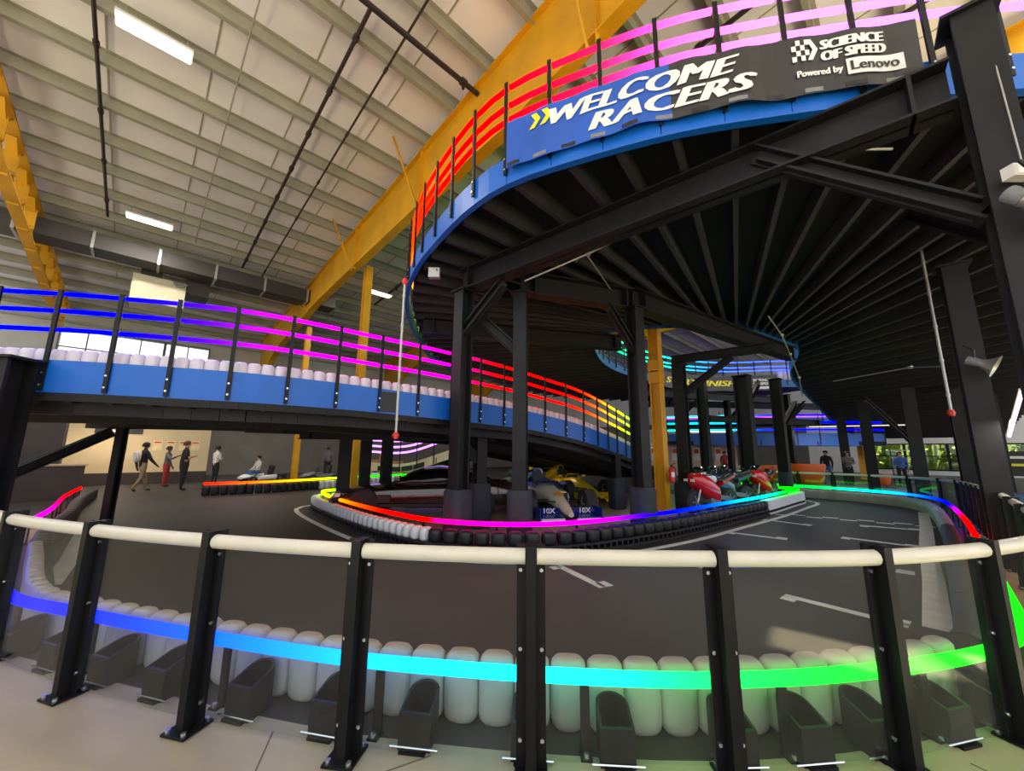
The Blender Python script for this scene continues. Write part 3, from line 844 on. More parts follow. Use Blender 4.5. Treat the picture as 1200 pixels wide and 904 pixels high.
# white barrels lining the bridge, just inside the fascia
def barrel_mesh(w, d, h, n=14, bulge=0.0, seam=True):
    mb = MB(); rings = []
    for z, k in ((0.0, 0.72), (0.025, 0.93), (0.07, 1.0), (h-0.07, 1.0), (h-0.025, 0.93), (h, 0.7)):
        rg = []
        for i in range(n):
            an = 2*math.pi*(i+0.5)/n; cx, cy = math.cos(an), math.sin(an)
            f = (abs(cx)**3.2+abs(cy)**3.2)**(-1/3.2)
            rg.append(V((cx*f*w/2*k, cy*f*d/2*k, z)))
        rings.append(rg)
    mb.loft(rings); return mb
bm_deck = barrel_mesh(0.165, 0.14, 0.45, 10).mesh('barrel', M_bdeck, 60)
bw = thing('barrel_barrier', 'row of white barrels lining the bridge behind the blue panels', 'barrier', BR.at(s_a)+V((0, 0, 0.12)))
s = s_l+0.1
while s < BR.nearest(4.6, 13.3):
    q = BR.at(s)+BR.nrm(s)*sgn*0.14+V((0, 0, 0.12)); d = BR.dir(s)
    link('barrel', bm_deck, bw, Matrix.Translation(q) @ Matrix.Rotation(math.atan2(d.y, d.x), 4, 'Z')); s += 0.175
# bridge columns
column('thick black column at the far left edge carrying the bridge', -5.95, 4.45, 2.6, 0.3, 0.1, 0)
column('black bridge column in the shade at the left with an angled brace', -8.35, 8.3, 2.0, 0.13, 0.1, 0, braces=[((-8.45, 8.2, 1.9), (-8.95, 6.9, 1.0))])
column('yellow-lit column at the green tip of the island under the bridge', -4.15, 9.75, 2.05, 0.28, 0.5, 0)
column('first of two black columns behind the green tip of the island', -3.95, 10.6, 2.05, 0.26, 0.5, 0)
column('second of two black columns behind the green tip of the island', -3.6, 11.3, 2.05, 0.28, 0.5, 0)
girder('black cross girder under the bridge above the sports car', (-5.2, 9.5, 1.9), (-0.4, 9.9, 1.9), 0.2, 0.18)

# ---- far decks and ramps seen through the columns ------------------------------
def far_deck(label, pts, z0, huef, h=0.5, rails=(0.8, 1.1, 1.4), n=12, rail_label='', posts=1.45, m_=None):
    pth = Path(pts)
    t = thing('far_ramp', label, 'ramp', pts[0], group='distant ramps')
    mb = MB(); Pq = pth.seg(0, pth.L, 0.8)
    nn = [pth.nrm(pth.L*k/(len(Pq)-1)) for k in range(len(Pq))]
    for k in range(len(Pq)-1):
        lo = [Pq[k], Pq[k+1], Pq[k+1]-nn[k+1]*3, Pq[k]-nn[k]*3]
        mb.hexa([q+V((0, 0, z0)) for q in lo], [q+V((0, 0, z0+0.25)) for q in lo])
    mb.build('deck_boards', M_under, t)
    fascia(pth, 0, pth.L, n, z0-0.02, h, t, flip=1, m_=m_)
    railing('far_railing', rail_label, pth, 0, pth.L, n, z0, posts, rails, huef, flip=1, off=0.03, rad=0.05)
    return t, pth
far_deck('distant blue ramp crossing behind the columns under the start banner', [(10.5, 26.0, 0), (14.5, 24.6, 0), (18.5, 23.6, 0), (22.5, 23.3, 0)], 2.1,
         hue_keys([(0, .49, .9), (.3, .52, .8), (.45, .62, .9), (.7, .66, 1), (1, .64, 1)]), 0.75, (0.95, 1.4, 1.85), 10, 'distant railing with teal and deep blue tubes under the start banner', 1.95)
far_deck('distant grey ramp with purple rails seen below the bridge beside the sports car', [(-7.6, 20.6, 0), (-5.2, 19.6, 0), (-2.2, 18.2, 0.85), (1.2, 17.2, 1.4)], 0.55,
         hue_keys([(0, .74, .35), (.6, .76, .4), (.8, .9, .9), (1, .95, 1)]), 0.42, (0.95, 1.25, 1.55), 9, 'distant white and violet railing under the bridge by the sports car', 1.6, m_=mat('beige_ramp_edge', (196, 182, 150), 0.5))
far_deck('far ramp with purple underglow left of the start banner columns', [(11, 29.0, 0), (18, 26.5, 0), (25, 25, 0)], 3.6,
         hue_keys([(0, .8, .8), (.5, .76, .6), (1, .72, .5)]), 0.4, (0.5,), 7, 'far railing with a single violet tube under the raised deck', 0.9)
# ================================================================== NEAR FENCE AND BARRIER
fence = thing('safety_fence', 'clear-panel track fence with black posts and ivory top rail in the foreground', 'fence', (0.11, 2.18, 0))
def fence_h(s):
    q = FEN.at(s)
    return 1.0 if q.y < 5 else max(0.84, 1.0-(q.y-5)*0.03)
FS = [FEN.nearest(*q) for q in ((-6.6, 4.95), (-5.6, 4.2), (-4.75, 3.6), (-3.85, 3.13), (-2.8, 2.74), (-1.79, 2.46), (-0.83, 2.27), (0.11, 2.18), (1.09, 2.16), (1.97, 2.22), (2.8, 2.42))]
s = FS[-1]+0.95
while s < FEN.L:
    FS.append(s); s += 1.05
pm = MB()
pm.box((0, 0.0, 0.53), (0.15, 0.01, 1.06)); pm.box((0, -0.035, 0.53), (0.05, 0.07, 1.06)); pm.box((0, 0.03, 0.53), (0.05, 0.05, 1.06))
post_me = pm.mesh('post', M_black)
bpm = MB(); bpm.box((0, -0.02, 0.012), (0.16, 0.17, 0.012)); base_me = bpm.mesh('base_plate', M_black)
blt = MB()
for z in (0.14, 0.55, 0.93):
    for x in (-0.055, 0.055): blt.cyl((x, -0.009, z), 0.010, 0.012, 8, 'Y')
for x in (-0.055, 0.055):
    for y in (-0.085, 0.045): blt.cyl((x, y, 0.026), 0.013, 0.018, 8)
blt_me = blt.mesh('bolts', M_chrome)
for i, s in enumerate(FS):
    q = FEN.at(s); d = FEN.dir(s); k = fence_h(s)
    M = Matrix.Translation(q+V((0, 0, 0.004))) @ Matrix.Rotation(math.atan2(d.y, d.x), 4, 'Z') @ Matrix.Diagonal((1, 1, k, 1))
    po = link('post', post_me, fence, M)
    link('base_plate', base_me, po); tag(link('bolts', blt_me, po), 'shiny zinc bolts', kind='stuff')
    if i+1 < len(FS):
        e = FS[i+1]
        mb = MB(); pts = FEN.seg(s+0.03, e-0.03, 0.2, off=0.02, dz=1.005*k)
        mb.tube(pts, 0.041, 12); tag(mb.build('top_rail', M_rail, fence, 50), 'ivory rounded top rail')
        a, b = FEN.at(s+0.02), FEN.at(e-0.02)
        n_ = (FEN.nrm(s)+FEN.nrm(e)).normalized()*0.004
        mb = MB()
        lo = [a-n_, b-n_, b+n_, a+n_]
        mb.hexa([x+V((0, 0, 0.05)) for x in lo], [x+V((0, 0, 0.955*k)) for x in lo]); tag(mb.build('clear_panel', M_clear, fence), 'see-through polycarbonate panel')

s_in = [LED.nearest(*q) for q in ((-13.2, 12.2), (-9.07, 7.9), (-5.6, 4.55), (-3.14, 3.05), (-1.93, 2.7), (-1.0, 2.47), (0.1, 2.33), (0.6, 2.28), (1.2, 2.28), (2.2, 2.4), (3.5, 2.87), (4.5, 3.75), (5.6, 4.8), (6.72, 5.81), (8.64, 7.63), (9.9, 8.9), (11.0, 10.0), (12.2, 12.1), (11.4, 14.3), (8.8, 16.4))]
hk = [0.03, -.11, -.32, -.375, -.41, -.445, -.49, -.545, -.59, -.625, -.645, -.67, -.88, -.99, -1.03, -1.2, -1.35, -1.43, -1.58, -1.66]
led_h = hue_keys([(a/LED.L, b, 1.0 if b > -.33 or b < -.7 else .97) for a, b in zip(s_in, hk)])
rail = thing('led_barrier_rail', 'glowing rainbow light rail on black stands, blue to green, behind the clear fence', 'light rail', (0.1, 2.33, 0))
lp = MB(); lp.box((0, 0, 0.17), (0.048, 0.02, 0.34)); lp.box((0, -0.02, 0.012), (0.06, 0.08, 0.012)); lp_me = lp.mesh('stand', M_black)
lb = MB(); lb.cyl((0, -0.045, 0.025), 0.014, 0.03, 8); lb_me = lb.mesh('anchor_bolt', M_chrome)
xs = [(-3.85, 3.3), (-2.95, 2.98), (-1.75, 2.65), (-.72, 2.42), (.39, 2.29), (1.43, 2.29), (2.35, 2.43), (3.3, 2.75), (4.5, 3.75)]
LS = [LED.nearest(*q) for q in xs]
s = LS[0]-1.05
while s > 0: LS.insert(0, s); s -= 1.05
s = LS[-1]+1.05
while s < LED.L: LS.append(s); s += 1.05
for a, b in zip(LS, LS[1:]):
    led_tube(LED, a+0.003, b-0.003, led_h, rail, 0.037, dz=0.365, n=12, step=0.12)
for s in LS:
    q = LED.at(s); d = LED.dir(s)
    po = link('stand', lp_me, rail, Matrix.Translation(q) @ Matrix.Rotation(math.atan2(d.y, d.x), 4, 'Z')); link('anchor_bolt', lb_me, po)

# white barrels
bar = thing('barrel_barrier', 'row of tall white plastic barrels standing behind the glowing rail in the foreground', 'barrier', (0.3, 2.5, 0))
bme = barrel_mesh(0.209, 0.13, 0.36, 20).mesh('barrel', M_white, 60)
cme = MB(); cme.cyl((0.096, 0.02, 0.16), 0.011, 0.03, 8, 'X'); cme.cyl((0.096, 0.02, 0.25), 0.011, 0.03, 8, 'X'); link_me = cme.mesh('coupling', M_bblock)
s0, s1 = LED.nearest(-6.2, 5.05), LED.nearest(3.05, 2.64)
s = s0; k = 0
while s < s1:
    q = LED.at(s)-LED.nrm(s)*0.2; d = LED.dir(s)
    an = math.atan2(d.y, d.x)
    br_ = link('barrel', bme, bar, Matrix.Translation(q+V((0, 0, 0.004))) @ Matrix.Rotation(an, 4, 'Z'))
    link('coupling', link_me, br_); s += 0.213
base = MB(); Pq = LED.seg(s0, s1, 0.2, off=-0.31)
for a, b in zip(Pq, Pq[1:]): base.bar(a+V((0, 0, 0.04)), b+V((0, 0, 0.04)), 0.12, 0.07)
base.build('base_rail', M_bblock, bar)
# hollow black anchor brackets between rail and barrels
def bracket_mesh():
    mb = MB(); w, dp, h0, h1, th = 0.175, 0.21, 0.18, 0.24, 0.014
    prof = [(-w/2, 0)]
    for i in range(9):
        an = math.pi*i/8
        prof.append((-w/2*math.cos(an), dp-0.075+0.075*math.sin(an)))
    prof.append((w/2, 0))
    n = len(prof)
    inner = [(x*(1-2*th/w), max(th, y*(1-th/dp))) for x, y in prof]
    def hz(y): return h0+(h1-h0)*y/dp
    vs = [(x, y, 0) for x, y in prof]+[(x, y, hz(y)) for x, y in prof]+[(x, y, hz(y)) for x, y in inner]+[(x, y, 0.06) for x, y in inner]
    fs = []
    for k in range(n):
        j = (k+1) % n
        fs += [(k, j, n+j, n+k), (n+k, n+j, 2*n+j, 2*n+k), (2*n+k, 2*n+j, 3*n+j, 3*n+k)]
    fs.append(tuple(reversed(range(n)))); fs.append(tuple(range(3*n, 4*n)))
    mb.add(vs, fs); return mb.mesh('shell', mat('black_bracket_rubber', (17, 16, 18), 0.55, 0, 0.2, 8, spec=0.3), 40)
bk_me = bracket_mesh()
rd = MB(); rd.tube([(-0.13, 0.0, 0.022), (0.13, 0.0, 0.022)], 0.006, 6); rod_me = rd.mesh('threaded_rod', M_chrome)
ft = MB(); ft.box((0, 0.02, 0.012), (0.14, 0.1, 0.02)); foot_me = ft.mesh('foot', M_black)
bx = [(-3.75, 'behind the leftmost foreground fence post'), (-3.25, 'second in from the left end of the near rail'), (-2.7, 'beside the second visible fence post from the left'), (-2.2, 'half hidden by the third fence post'), (-1.58, 'standing alone left of the cyan stretch of rail'), (-1.0, 'behind the fence post at the blue to cyan change'),
      (-0.5, 'under the cyan stretch of rail'), (0.1, 'hidden behind the centre fence post'), (0.56, 'under the turquoise stretch right of the centre post'), (1.13, 'behind the post where the rail turns green'), (1.56, 'first to the right of the green rail post'), (1.95, 'close to the slanting right fence post'), (2.45, 'just right of the slanting fence post'), (2.85, 'last in the row at the right bend')]
for x, w in bx:
    s = min(LED.s, key=lambda q_: abs(LED.at(q_).x-x)+(LED.at(q_).y > 4)*10)
    q = LED.at(s)-LED.nrm(s)*-0.09; d = LED.dir(s)
    t = thing('anchor_bracket', 'hollow black anchor bracket '+w, 'bracket', q, math.atan2(d.y, d.x), 'black brackets behind the near light rail', world=False)
    link('shell', bk_me, t); link('threaded_rod', rod_me, t); link('foot', foot_me, t)

# smooth grey barrier following the outer track edge on the right and the back
gb = thing('track_barrier', 'smooth grey plastic barrier along the right and far edge of the track', 'barrier', (8, 7, 0))
s0, s1 = LED.nearest(3.35, 2.78), LED.L
n = 16
for k in range(n):
    a, b = s0+(s1-s0)*k/n, s0+(s1-s0)*(k+1)/n
    rings = []
    for j in range(9):
        s = a+0.005+(b-a-0.01)*j/8; q = LED.at(s)-LED.nrm(s)*0.24; nn = LED.nrm(s)
        rings.append([q+nn*x+V((0, 0, z)) for x, z in ((-0.1, 0), (-0.11, 0.2), (-0.08, 0.28), (0.0, 0.31), (0.08, 0.28), (0.1, 0.2), (0.1, 0))])
    mb = MB(); mb.loft(rings); mb.build('barrier_section', M_bblock if k < 5 else M_greybar, gb, 50)
# dark block barrier on the left edge of the track
db = thing('track_barrier', 'dark block barrier along the shaded left edge of the track', 'barrier', (-8, 7, 0))
blk = barrel_mesh(0.24, 0.2, 0.32, 8).mesh('block', M_bblock, 60)
s = 0.1
while s < LED.nearest(-6.3, 5.1):
    q = LED.at(s)-LED.nrm(s)*0.26; d = LED.dir(s)
    link('block', blk, db, Matrix.Translation(q) @ Matrix.Rotation(math.atan2(d.y, d.x), 4, 'Z')); s += 0.25

# ---- island barrier --------------------------------------------------------
isl = thing('island_barrier', 'island barrier of white then black ribbed blocks on a slotted base', 'barrier', (0, 6.3, 0))
wb = barrel_mesh(0.165, 0.2, 0.2, 10).mesh('block', M_wblock, 60)
kb = barrel_mesh(0.23, 0.22, 0.2, 10).mesh('block', M_bblock, 60)
s_w = ISL.nearest(-1.35, 6.5); s_e = ISL.nearest(6.6, 10.45)
s = 0.05
while s < s_e-0.1:
    step = 0.2 if s < s_w else 0.26
    q = ISL.at(s)+V((0, 0, 0.14)); d = ISL.dir(s)
    link('block', wb if s < s_w else kb, isl, Matrix.Translation(q) @ Matrix.Rotation(math.atan2(d.y, d.x), 4, 'Z')); s += step
for a, b, m_ in ((0.0, s_e, M_bblock), (s_e, ISL.L, M_wblock)):
    mb = MB(); P = ISL.seg(a, b, 0.25)
    for q0, q1 in zip(P, P[1:]):
        mb.bar(q0+V((0, 0, 0.125)), q1+V((0, 0, 0.125)), 0.22, 0.035); mb.bar(q0+V((0, 0, 0.02)), q1+V((0, 0, 0.02)), 0.24, 0.035)
    mb.build('base_rail', m_, isl)
mb = MB(); n = int(ISL.L/0.13)
for k in range(n):
    s = ISL.L*(k+0.5)/n; d = ISL.dir(s); mb.box(ISL.at(s)+V((0, 0, 0.07)), (0.035, 0.18, 0.09), math.atan2(d.y, d.x))
o = mb.build('slot_webs', M_bblock, isl); o['kind'] = 'stuff'
mb = MB(); P = ISL.seg(s_e, ISL.L, 0.2)
for q0, q1 in zip(P, P[1:]): mb.bar(q0+V((0, 0, 0.24)), q1+V((0, 0, 0.24)), 0.2, 0.2)
tag(mb.build('end_section', M_wblock, isl), 'smooth white end section')
ir = thing('led_barrier_rail', 'glowing light rail around the island, orange and magenta to blue and green', 'light rail', (0, 6.5, 0))
ILED = Path([(q[0]+(0.05 if i > 2 else 0.1), q[1]+0.16) for i, q in enumerate(ISL_PTS[:-1])]+[(9.3, 13.5), (8.4, 13.9), (7.4, 14.1)])
ik = [(ILED.nearest(*q)/ILED.L, h_, sat) for q, h_, sat in (((-5.3, 11.2), .2, 1), ((-4.3, 9.5), .12, 1), ((-2.9, 8.0), .06, 1), ((-1.9, 7.1), .0, 1), ((-1.32, 6.65), -.02, 1), ((-1.2, 6.6), -.10, 1), ((0.3, 6.36), -.12, .95), ((1.1, 6.6), -.17, .92), ((2.05, 7.1), -.25, .88), ((3.2, 7.9), -.36, .95), ((4.7, 9.05), -.42, 1), ((6.7, 10.66), -.5, .95), ((8.4, 12.15), -.62, 1), ((9.3, 13.5), -.67, 1))]+[(1, -.7, 1)]
ihf = hue_keys([(0, .25, 1)]+ik)
n = 17
for k in range(n):
    led_tube(ILED, ILED.L*k/n+0.006, ILED.L*(k+1)/n-0.006, ihf, ir, 0.036, dz=0.42, n=10, step=0.15)
    q = ILED.at(ILED.L*k/n); d = ILED.dir(ILED.L*k/n)
    mb = MB(); mb.box(q+V((0, 0, 0.19)), (0.04, 0.02, 0.38), math.atan2(d.y, d.x)); mb.build('stand', M_black, ir)
# left far light rail and white barrier near the karts
fl = thing('led_barrier_rail', 'distant light rail, orange to yellow to green, beside the waiting karts', 'light rail', (-9, 15, 0))
FL = Path([(-10.5, 13.5), (-9.7, 14.1), (-8.86, 14.8), (-7.9, 16.2), (-7.0, 17.6), (-5.6, 19.2), (-3.6, 20.2)])
for k in range(8):
    led_tube(FL, FL.L*k/8, FL.L*(k+1)/8-0.02, hue_keys([(0, .04, 1), (.15, .09, 1), (.4, .16, 1), (.6, .28, 1), (1, .36, 1)]), fl, 0.04, dz=0.38, n=8, step=0.2)
    q = FL.at(FL.L*k/8); mb = MB(); mb.box(q+V((0, 0, 0.18)), (0.04, 0.03, 0.36)); mb.build('stand', M_black, fl)
db2 = thing('track_barrier', 'low barrier of dark then pale blocks below the distant orange and green light rail', 'barrier', (-9, 15, 0))
blk2 = barrel_mesh(0.24, 0.2, 0.32, 8).mesh('block', M_wblock, 60)
s = 0.1
while s < FL.L:
    q = FL.at(s)+FL.nrm(s)*0.16; d = FL.dir(s)
    link('block', blk if s < 3.8 else blk2, db2, Matrix.Translation(q) @ Matrix.Rotation(math.atan2(d.y, d.x), 4, 'Z')); s += 0.25

# ================================================================== BANNERS
def banner(label, path, s0, s1, zb, zt, flip, parts, sag=0.03, m_bg=None, off=0.08):
    t = thing('banner', label, 'banner', path.at((s0+s1)/2)+V((0, 0, zb)))
    n = max(10, int(abs(s1-s0)/0.12)); rings = []
    def wob(f, h): return 0.018*math.sin(f*23)*h+0.012*math.sin(f*51+1)
    def P(f, h, o=0.0):       # f along 0..1, h height 0..1
        s = s0+(s1-s0)*f
        return path.at(s)+path.nrm(s)*flip*(off+o+wob(f, 1-h))+V((0, 0, zb+(zt-zb)*h-sag*math.sin(f*math.pi*5)**2*(1-h)))
    for (f0, f1, h0, h1, m_, nm, o) in parts:
        mb = MB(); k = max(2, int(n*(f1-f0)))
        g = 4 if (h1-h0) > 0.3 else 1
        for a in range(k):
            for b in range(g):
                fa, fb = f0+(f1-f0)*a/k, f0+(f1-f0)*(a+1)/k
                ha, hb = h0+(h1-h0)*b/g, h0+(h1-h0)*(b+1)/g
                q = [P(fa, ha, o), P(fb, ha, o), P(fb, hb, o), P(fa, hb, o)]
                q2 = [P(fa, ha, o-0.004), P(fb, ha, o-0.004), P(fb, hb, o-0.004), P(fa, hb, o-0.004)]
                mb.hexa(q2, q)
        bmx = mb.build(nm, m_, t)
        bm = bmesh.new(); bm.from_mesh(bmx.data); bmesh.ops.remove_doubles(bm, verts=bm.verts, dist=0.0005); bm.to_mesh(bmx.data); bm.free()
    def text(body, size, f, h, m_, shear=0.25, bold=0.02, slope=0.0, spacing=1.0, name='lettering', o=0.012, wid=None):
        vs, fs, w = text_verts(body, size, shear, 0.0, spacing)
        L = abs(s1-s0); H = zt-zb
        kx = 1.0 if wid is None else wid*L/w
        mb = MB()
        for i in range(4):
            mb.add([P(f+(q.x*kx+bold*1.4*(i-1.5))/L, h+(q.y+q.x*slope)/H, o+0.0006*i) for q in vs], fs)
        return mb.build(name, m_, t)
    def quad(pts, m_, name, o=0.012):
        mb = MB(); q = [P(x, y, o) for x, y in pts]; mb.add(q, [tuple(range(len(q)))]); return mb.build(name, m_, t)
    def plate(x0, x1, y0, y1, m_, name, o):
        mb = MB(); k = 10
        for i in range(k):
            for j in range(3):
                xa, xb, ya, yb = x0+(x1-x0)*i/k, x0+(x1-x0)*(i+1)/k, y0+(y1-y0)*j/3, y0+(y1-y0)*(j+1)/3
                mb.add([P(xa, ya, o), P(xb, ya, o), P(xb, yb, o), P(xa, yb, o)], [(0, 1, 2, 3)])
        return mb.build(name, m_, t)
    quad.plate = plate
    return t, text, quad
fz = OUTF
sb0 = OUT.nearest(-0.05, 4.46); sb1 = OUT.nearest(4.0, 3.25)
parts = [(0.0, 0.46, 0.0, 1.0, M_bannerblue, 'blue_cloth', 0.0), (0.46, 1.0, 0.0, 1.0, M_banner, 'black_cloth', 0.0)]
for k in range(12):
    parts.append((k/12+0.005, k/12+0.045, 0.02, 0.09, M_grey if k % 2 else M_dark, 'edge_check', 0.004))
bt, btext, bquad = banner('blue and black welcome banner hung on the rails of the raised deck', OUT, sb0, sb1, 0.15, 0.82, fz, parts)
btext('WELCOME', 0.30, 0.145, 0.55, M_letter, 0.32, 0.012, wid=0.47, spacing=1.05)
btext('RACERS', 0.30, 0.255, 0.17, M_letter, 0.32, 0.012, wid=0.395, spacing=1.05)
for k in (0, 1):
    x = 0.075+k*0.035
    bquad([(x, 0.62), (x+0.018, 0.62), (x+0.038, 0.77), (x+0.024, 0.92), (x+0.006, 0.92), (x+0.02, 0.77)], M_letyel, 'chevron')
btext('SCIENCE', 0.155, 0.80, 0.72, M_letter, 0.12, 0.006, wid=0.13)
btext('OF SPEED', 0.155, 0.80, 0.52, M_letter, 0.12, 0.006, wid=0.13)
btext('Powered by', 0.105, 0.742, 0.28, M_letter, 0.0, 0.002, wid=0.095)
bquad.plate(0.845, 0.965, 0.2, 0.47, M_letter, 'white_plate', 0.01)
btext('Lenovo', 0.15, 0.852, 0.26, M_banner, 0.0, 0.002, wid=0.1, o=0.018)
for i in range(4):               # chequered arrow emblem
    for j in range(4):
        if (i+j) % 2 == 0:
            x, y = 0.735+i*0.0095, 0.55+j*0.09
            bquad([(x, y), (x+0.0095, y), (x+0.0095, y+0.09), (x, y+0.09)], M_letter, 'emblem_check')
bquad([(0.768, 0.55), (0.779, 0.55), (0.793, 0.73), (0.779, 0.91), (0.768, 0.91), (0.781, 0.73)], M_letter, 'emblem_arrow')
# start / finish banner on the far side of the oval opening
sc0, sc1 = INN.nearest(14.2, 20.2), INN.nearest(7.3, 18.7)
bt2, t2, q2 = banner('black start and finish banner with yellow letters across the oval deck opening', INN, sc1, sc0, -0.18, 0.62, -OUTF, [(0, 1, 0, 1, M_banner, 'cloth', 0.0)])
t2('START/FINISH', 0.42, 0.06, 0.32, M_letyel, 0.3, 0.015, wid=0.66)
t2('SCIENCE', 0.2, 0.83, 0.6, M_letter, 0.1, 0.006, wid=0.13); t2('OF SPEED', 0.2, 0.83, 0.36, M_letter, 0.1, 0.006, wid=0.13)
q2.plate(0.86, 0.96, 0.1, 0.26, M_letter, 'white_plate', 0.01)
q2([(0.77, 0.42), (0.8, 0.42), (0.82, 0.6), (0.8, 0.78), (0.77, 0.78)], M_letter, 'emblem_arrow')
# white barrels behind the far deck edge
bw2 = thing('barrel_barrier', 'white barrels on the far deck next to the start banner', 'barrier', (16, 20, 5.2))
for k in range(14):
    s = inn_s[0]+0.1+k*0.34; q = INN.at(s)+INN.nrm(s)*OUTF*0.25+V((0, 0, 0.34)); d = INN.dir(s)
    mm = Matrix.Translation(q) @ Matrix.Rotation(math.atan2(d.y, d.x), 4, 'Z') @ Matrix.Diagonal((1.9, 1.9, 1.2, 1)); link('barrel', bm_deck, bw2, mm)
# ================================================================== VEHICLES
def ell(y, w, h, zc, n=14, pw=3.0, x0=0.0):
    out = []
    for i in range(n):
        an = 2*math.pi*(i+0.5)/n; cx, cz = math.cos(an), math.sin(an)
        f = (abs(cx)**pw+abs(cz)**pw)**(-1/pw)
        out.append(V((x0+cx*f*w/2, y, zc+cz*f*h/2)))
    return out
def wheel(t, x, y, rad, w, rimm, n=24):
    mb = MB(); prof = [(-w/2, rad*0.62), (-w/2, rad*0.9), (-w/2+0.03, rad), (w/2-0.03, rad), (w/2, rad*0.9), (w/2, rad*0.62)]
    rings = [[V((x+px, y+math.cos(2*math.pi*k/n)*pr, rad+math.sin(2*math.pi*k/n)*pr)) for k in range(n)] for px, pr in prof]
    mb.loft(rings); ty = mb.build('tyre', M_tyre, t, 40)
    r2 = MB(); r2.cyl((x, y, rad), rad*0.6, w*0.9, 16, 'X'); r2.cyl((x, y, rad), rad*0.15, w*1.05, 8, 'X')
    for k in range(5):
        an = k*2*math.pi/5
        for sx in (-1, 1): r2.bar((x+sx*w*0.46, y, rad), (x+sx*w*0.46, y+math.cos(an)*rad*0.55, rad+math.sin(an)*rad*0.55), 0.05, 0.03)
    r2.build('rim', rimm, ty, 40)
def race_car(label, loc, rz, body, wing, stripe_m, mark=None, logo=True):
    t = thing('race_car', label, 'race car', loc, rz, 'racing cars on show', world=False)
    mb = MB(); mb.loft([ell(2.3, .12, .09, .2), ell(2.1, .2, .15, .23), ell(1.7, .3, .24, .32), ell(1.2, .4, .34, .42), ell(.7, .52, .42, .47)]); mb.build('nose', body, t, 50)
    mb = MB(); mb.loft([ell(.7, .52, .42, .47), ell(.35, .66, .5, .45), ell(-.3, .8, .55, .42), ell(-.6, .78, .5, .4)]); mb.build('monocoque', body, t, 50)
    mb = MB(); mb.box((0, 0.05, .70), (.42, .7, .08)); mb.build('cockpit_opening', M_dark, t)
    mb = MB(); mb.tube([(-.26, .42, .68), (-.2, .5, .8), (.2, .5, .8), (.26, .42, .68)], .018, 6); mb.build('windscreen_rim', wing, t)
    mb = MB(); mb.tube([(0, .25, .72), (0, .3, .78)], .02, 6); mb.tube([V((math.cos(k)*.12, .27-math.sin(k)*.02, .78+math.sin(k)*.08)) for k in [i*2*math.pi/10 for i in range(11)]], .015, 6); mb.build('steering_wheel', M_dark, t)
    mb = MB(); mb.box((0, -.32, .78), (.36, .14, .3)); mb.build('headrest', M_dark, t)
    mb = MB(); mb.loft([ell(-.45, .3, .34, .92), ell(-.7, .42, .5, .82), ell(-1.3, .36, .45, .65), ell(-1.9, .2, .25, .5)]); mb.build('engine_cover', wing, t, 50)
    mb = MB(); mb.cyl((0, -.45, .95), .1, .06, 12, 'Y'); mb.build('air_intake', M_dark, t)
    for k in (-1, 1):
        mb = MB(); mb.loft([ell(.25, .34, .38, .3, x0=.52*k), ell(-.2, .4, .42, .3, x0=.55*k), ell(-1.0, .34, .34, .28, x0=.48*k), ell(-1.5, .16, .2, .25, x0=.36*k)]); sp = mb.build('sidepod', body, t, 50)
        mb = MB(); mb.box((.52*k, .26, .32), (.26, .03, .28)); mb.build('intake', M_dark, sp)
        for y, s_ in ((1.42, .3), (-1.42, .36)):
            wheel(t, .74*k, y, .33, s_, M_grey)
            mb = MB()
            for dy in (-.25, .25):
                mb.tube([(.15*k, y+dy, .4), (.6*k, y, .42)], .016, 5); mb.tube([(.15*k, y+dy, .24), (.6*k, y, .24)], .016, 5)
            mb.build('suspension', M_dark, t)
        mb = MB(); mb.box((.7*k, 2.08, .2), (.025, .5, .26)); mb.build('wing_endplate', wing, t)
        mb = MB(); mb.box((.42*k, 2.12, .16), (.55, .3, .03), M=Matrix.Rotation(-.2, 3, 'X')); fw = mb.build('front_wing', wing, t)
        mb = MB(); mb.box((.42*k, 1.95, .25), (.54, .16, .02), M=Matrix.Rotation(-.55, 3, 'X')); mb.build('flap', wing, fw)
        mb = MB(); mb.box((.42*k, 2.29, .1), (.56, .05, .06)); mb.build('white_edge', stripe_m, fw)
        if mark:
            vs, fs, w = text_verts(mark, .17, 0, .004)
            mb = MB(); mb.add([V((.42*k-w/2+w-q.x if False else .42*k+w/2-q.x, 2.285-.02, .17+q.y*.0)) for q in vs], fs) if False else mb.add([V((.42*k+w/2-q.x, 2.05-q.y*.0+.0, .21+q.y*.9)) for q in vs], fs)
            tag(mb.build('lettering', M_letter, fw), 'white lettering on the wing')
        mb = MB(); mb.box((.5*k, -2.0, .72), (.03, .5, .5)); mb.build('rear_endplate', wing, t)
        mb = MB(); mb.tube([(.3*k, .35, .62), (.42*k, .42, .72)], .012, 5); mb.box((.46*k, .42, .73), (.14, .05, .07)); mb.build('mirror', wing, t)
    for z, a in ((.92, -.2), (.8, -.35), (.45, -.1)):
        mb = MB(); mb.box((0, -2.0, z), (1.0, .3, .03), M=Matrix.Rotation(a, 3, 'X')); mb.build('rear_wing', wing, t)
    mb = MB(); mb.box((0, -.2, .07), (1.1, 2.6, .04)); mb.build('floor_tray', M_dark, t)
    if logo:
        mb = MB(); mb.loft([[V((math.cos(an)*.13*k, 1.45+math.sin(an)*.1*k+0, .0)) for an in [i*math.pi/8 for i in range(16)]] for k in (1.0, .2)], cap=False)
        mb.v = [(x, y, .565-(y-1.45)*.31) for x, y, z in mb.v]
        tag(mb.build('nose_emblem', mat('orange_emblem', (236, 158, 30), .5), t), 'orange oval emblem')
    return t
M_cw = mat('white_car_paint', (232, 222, 200), .25, 0, .04, 3, coat=.5)
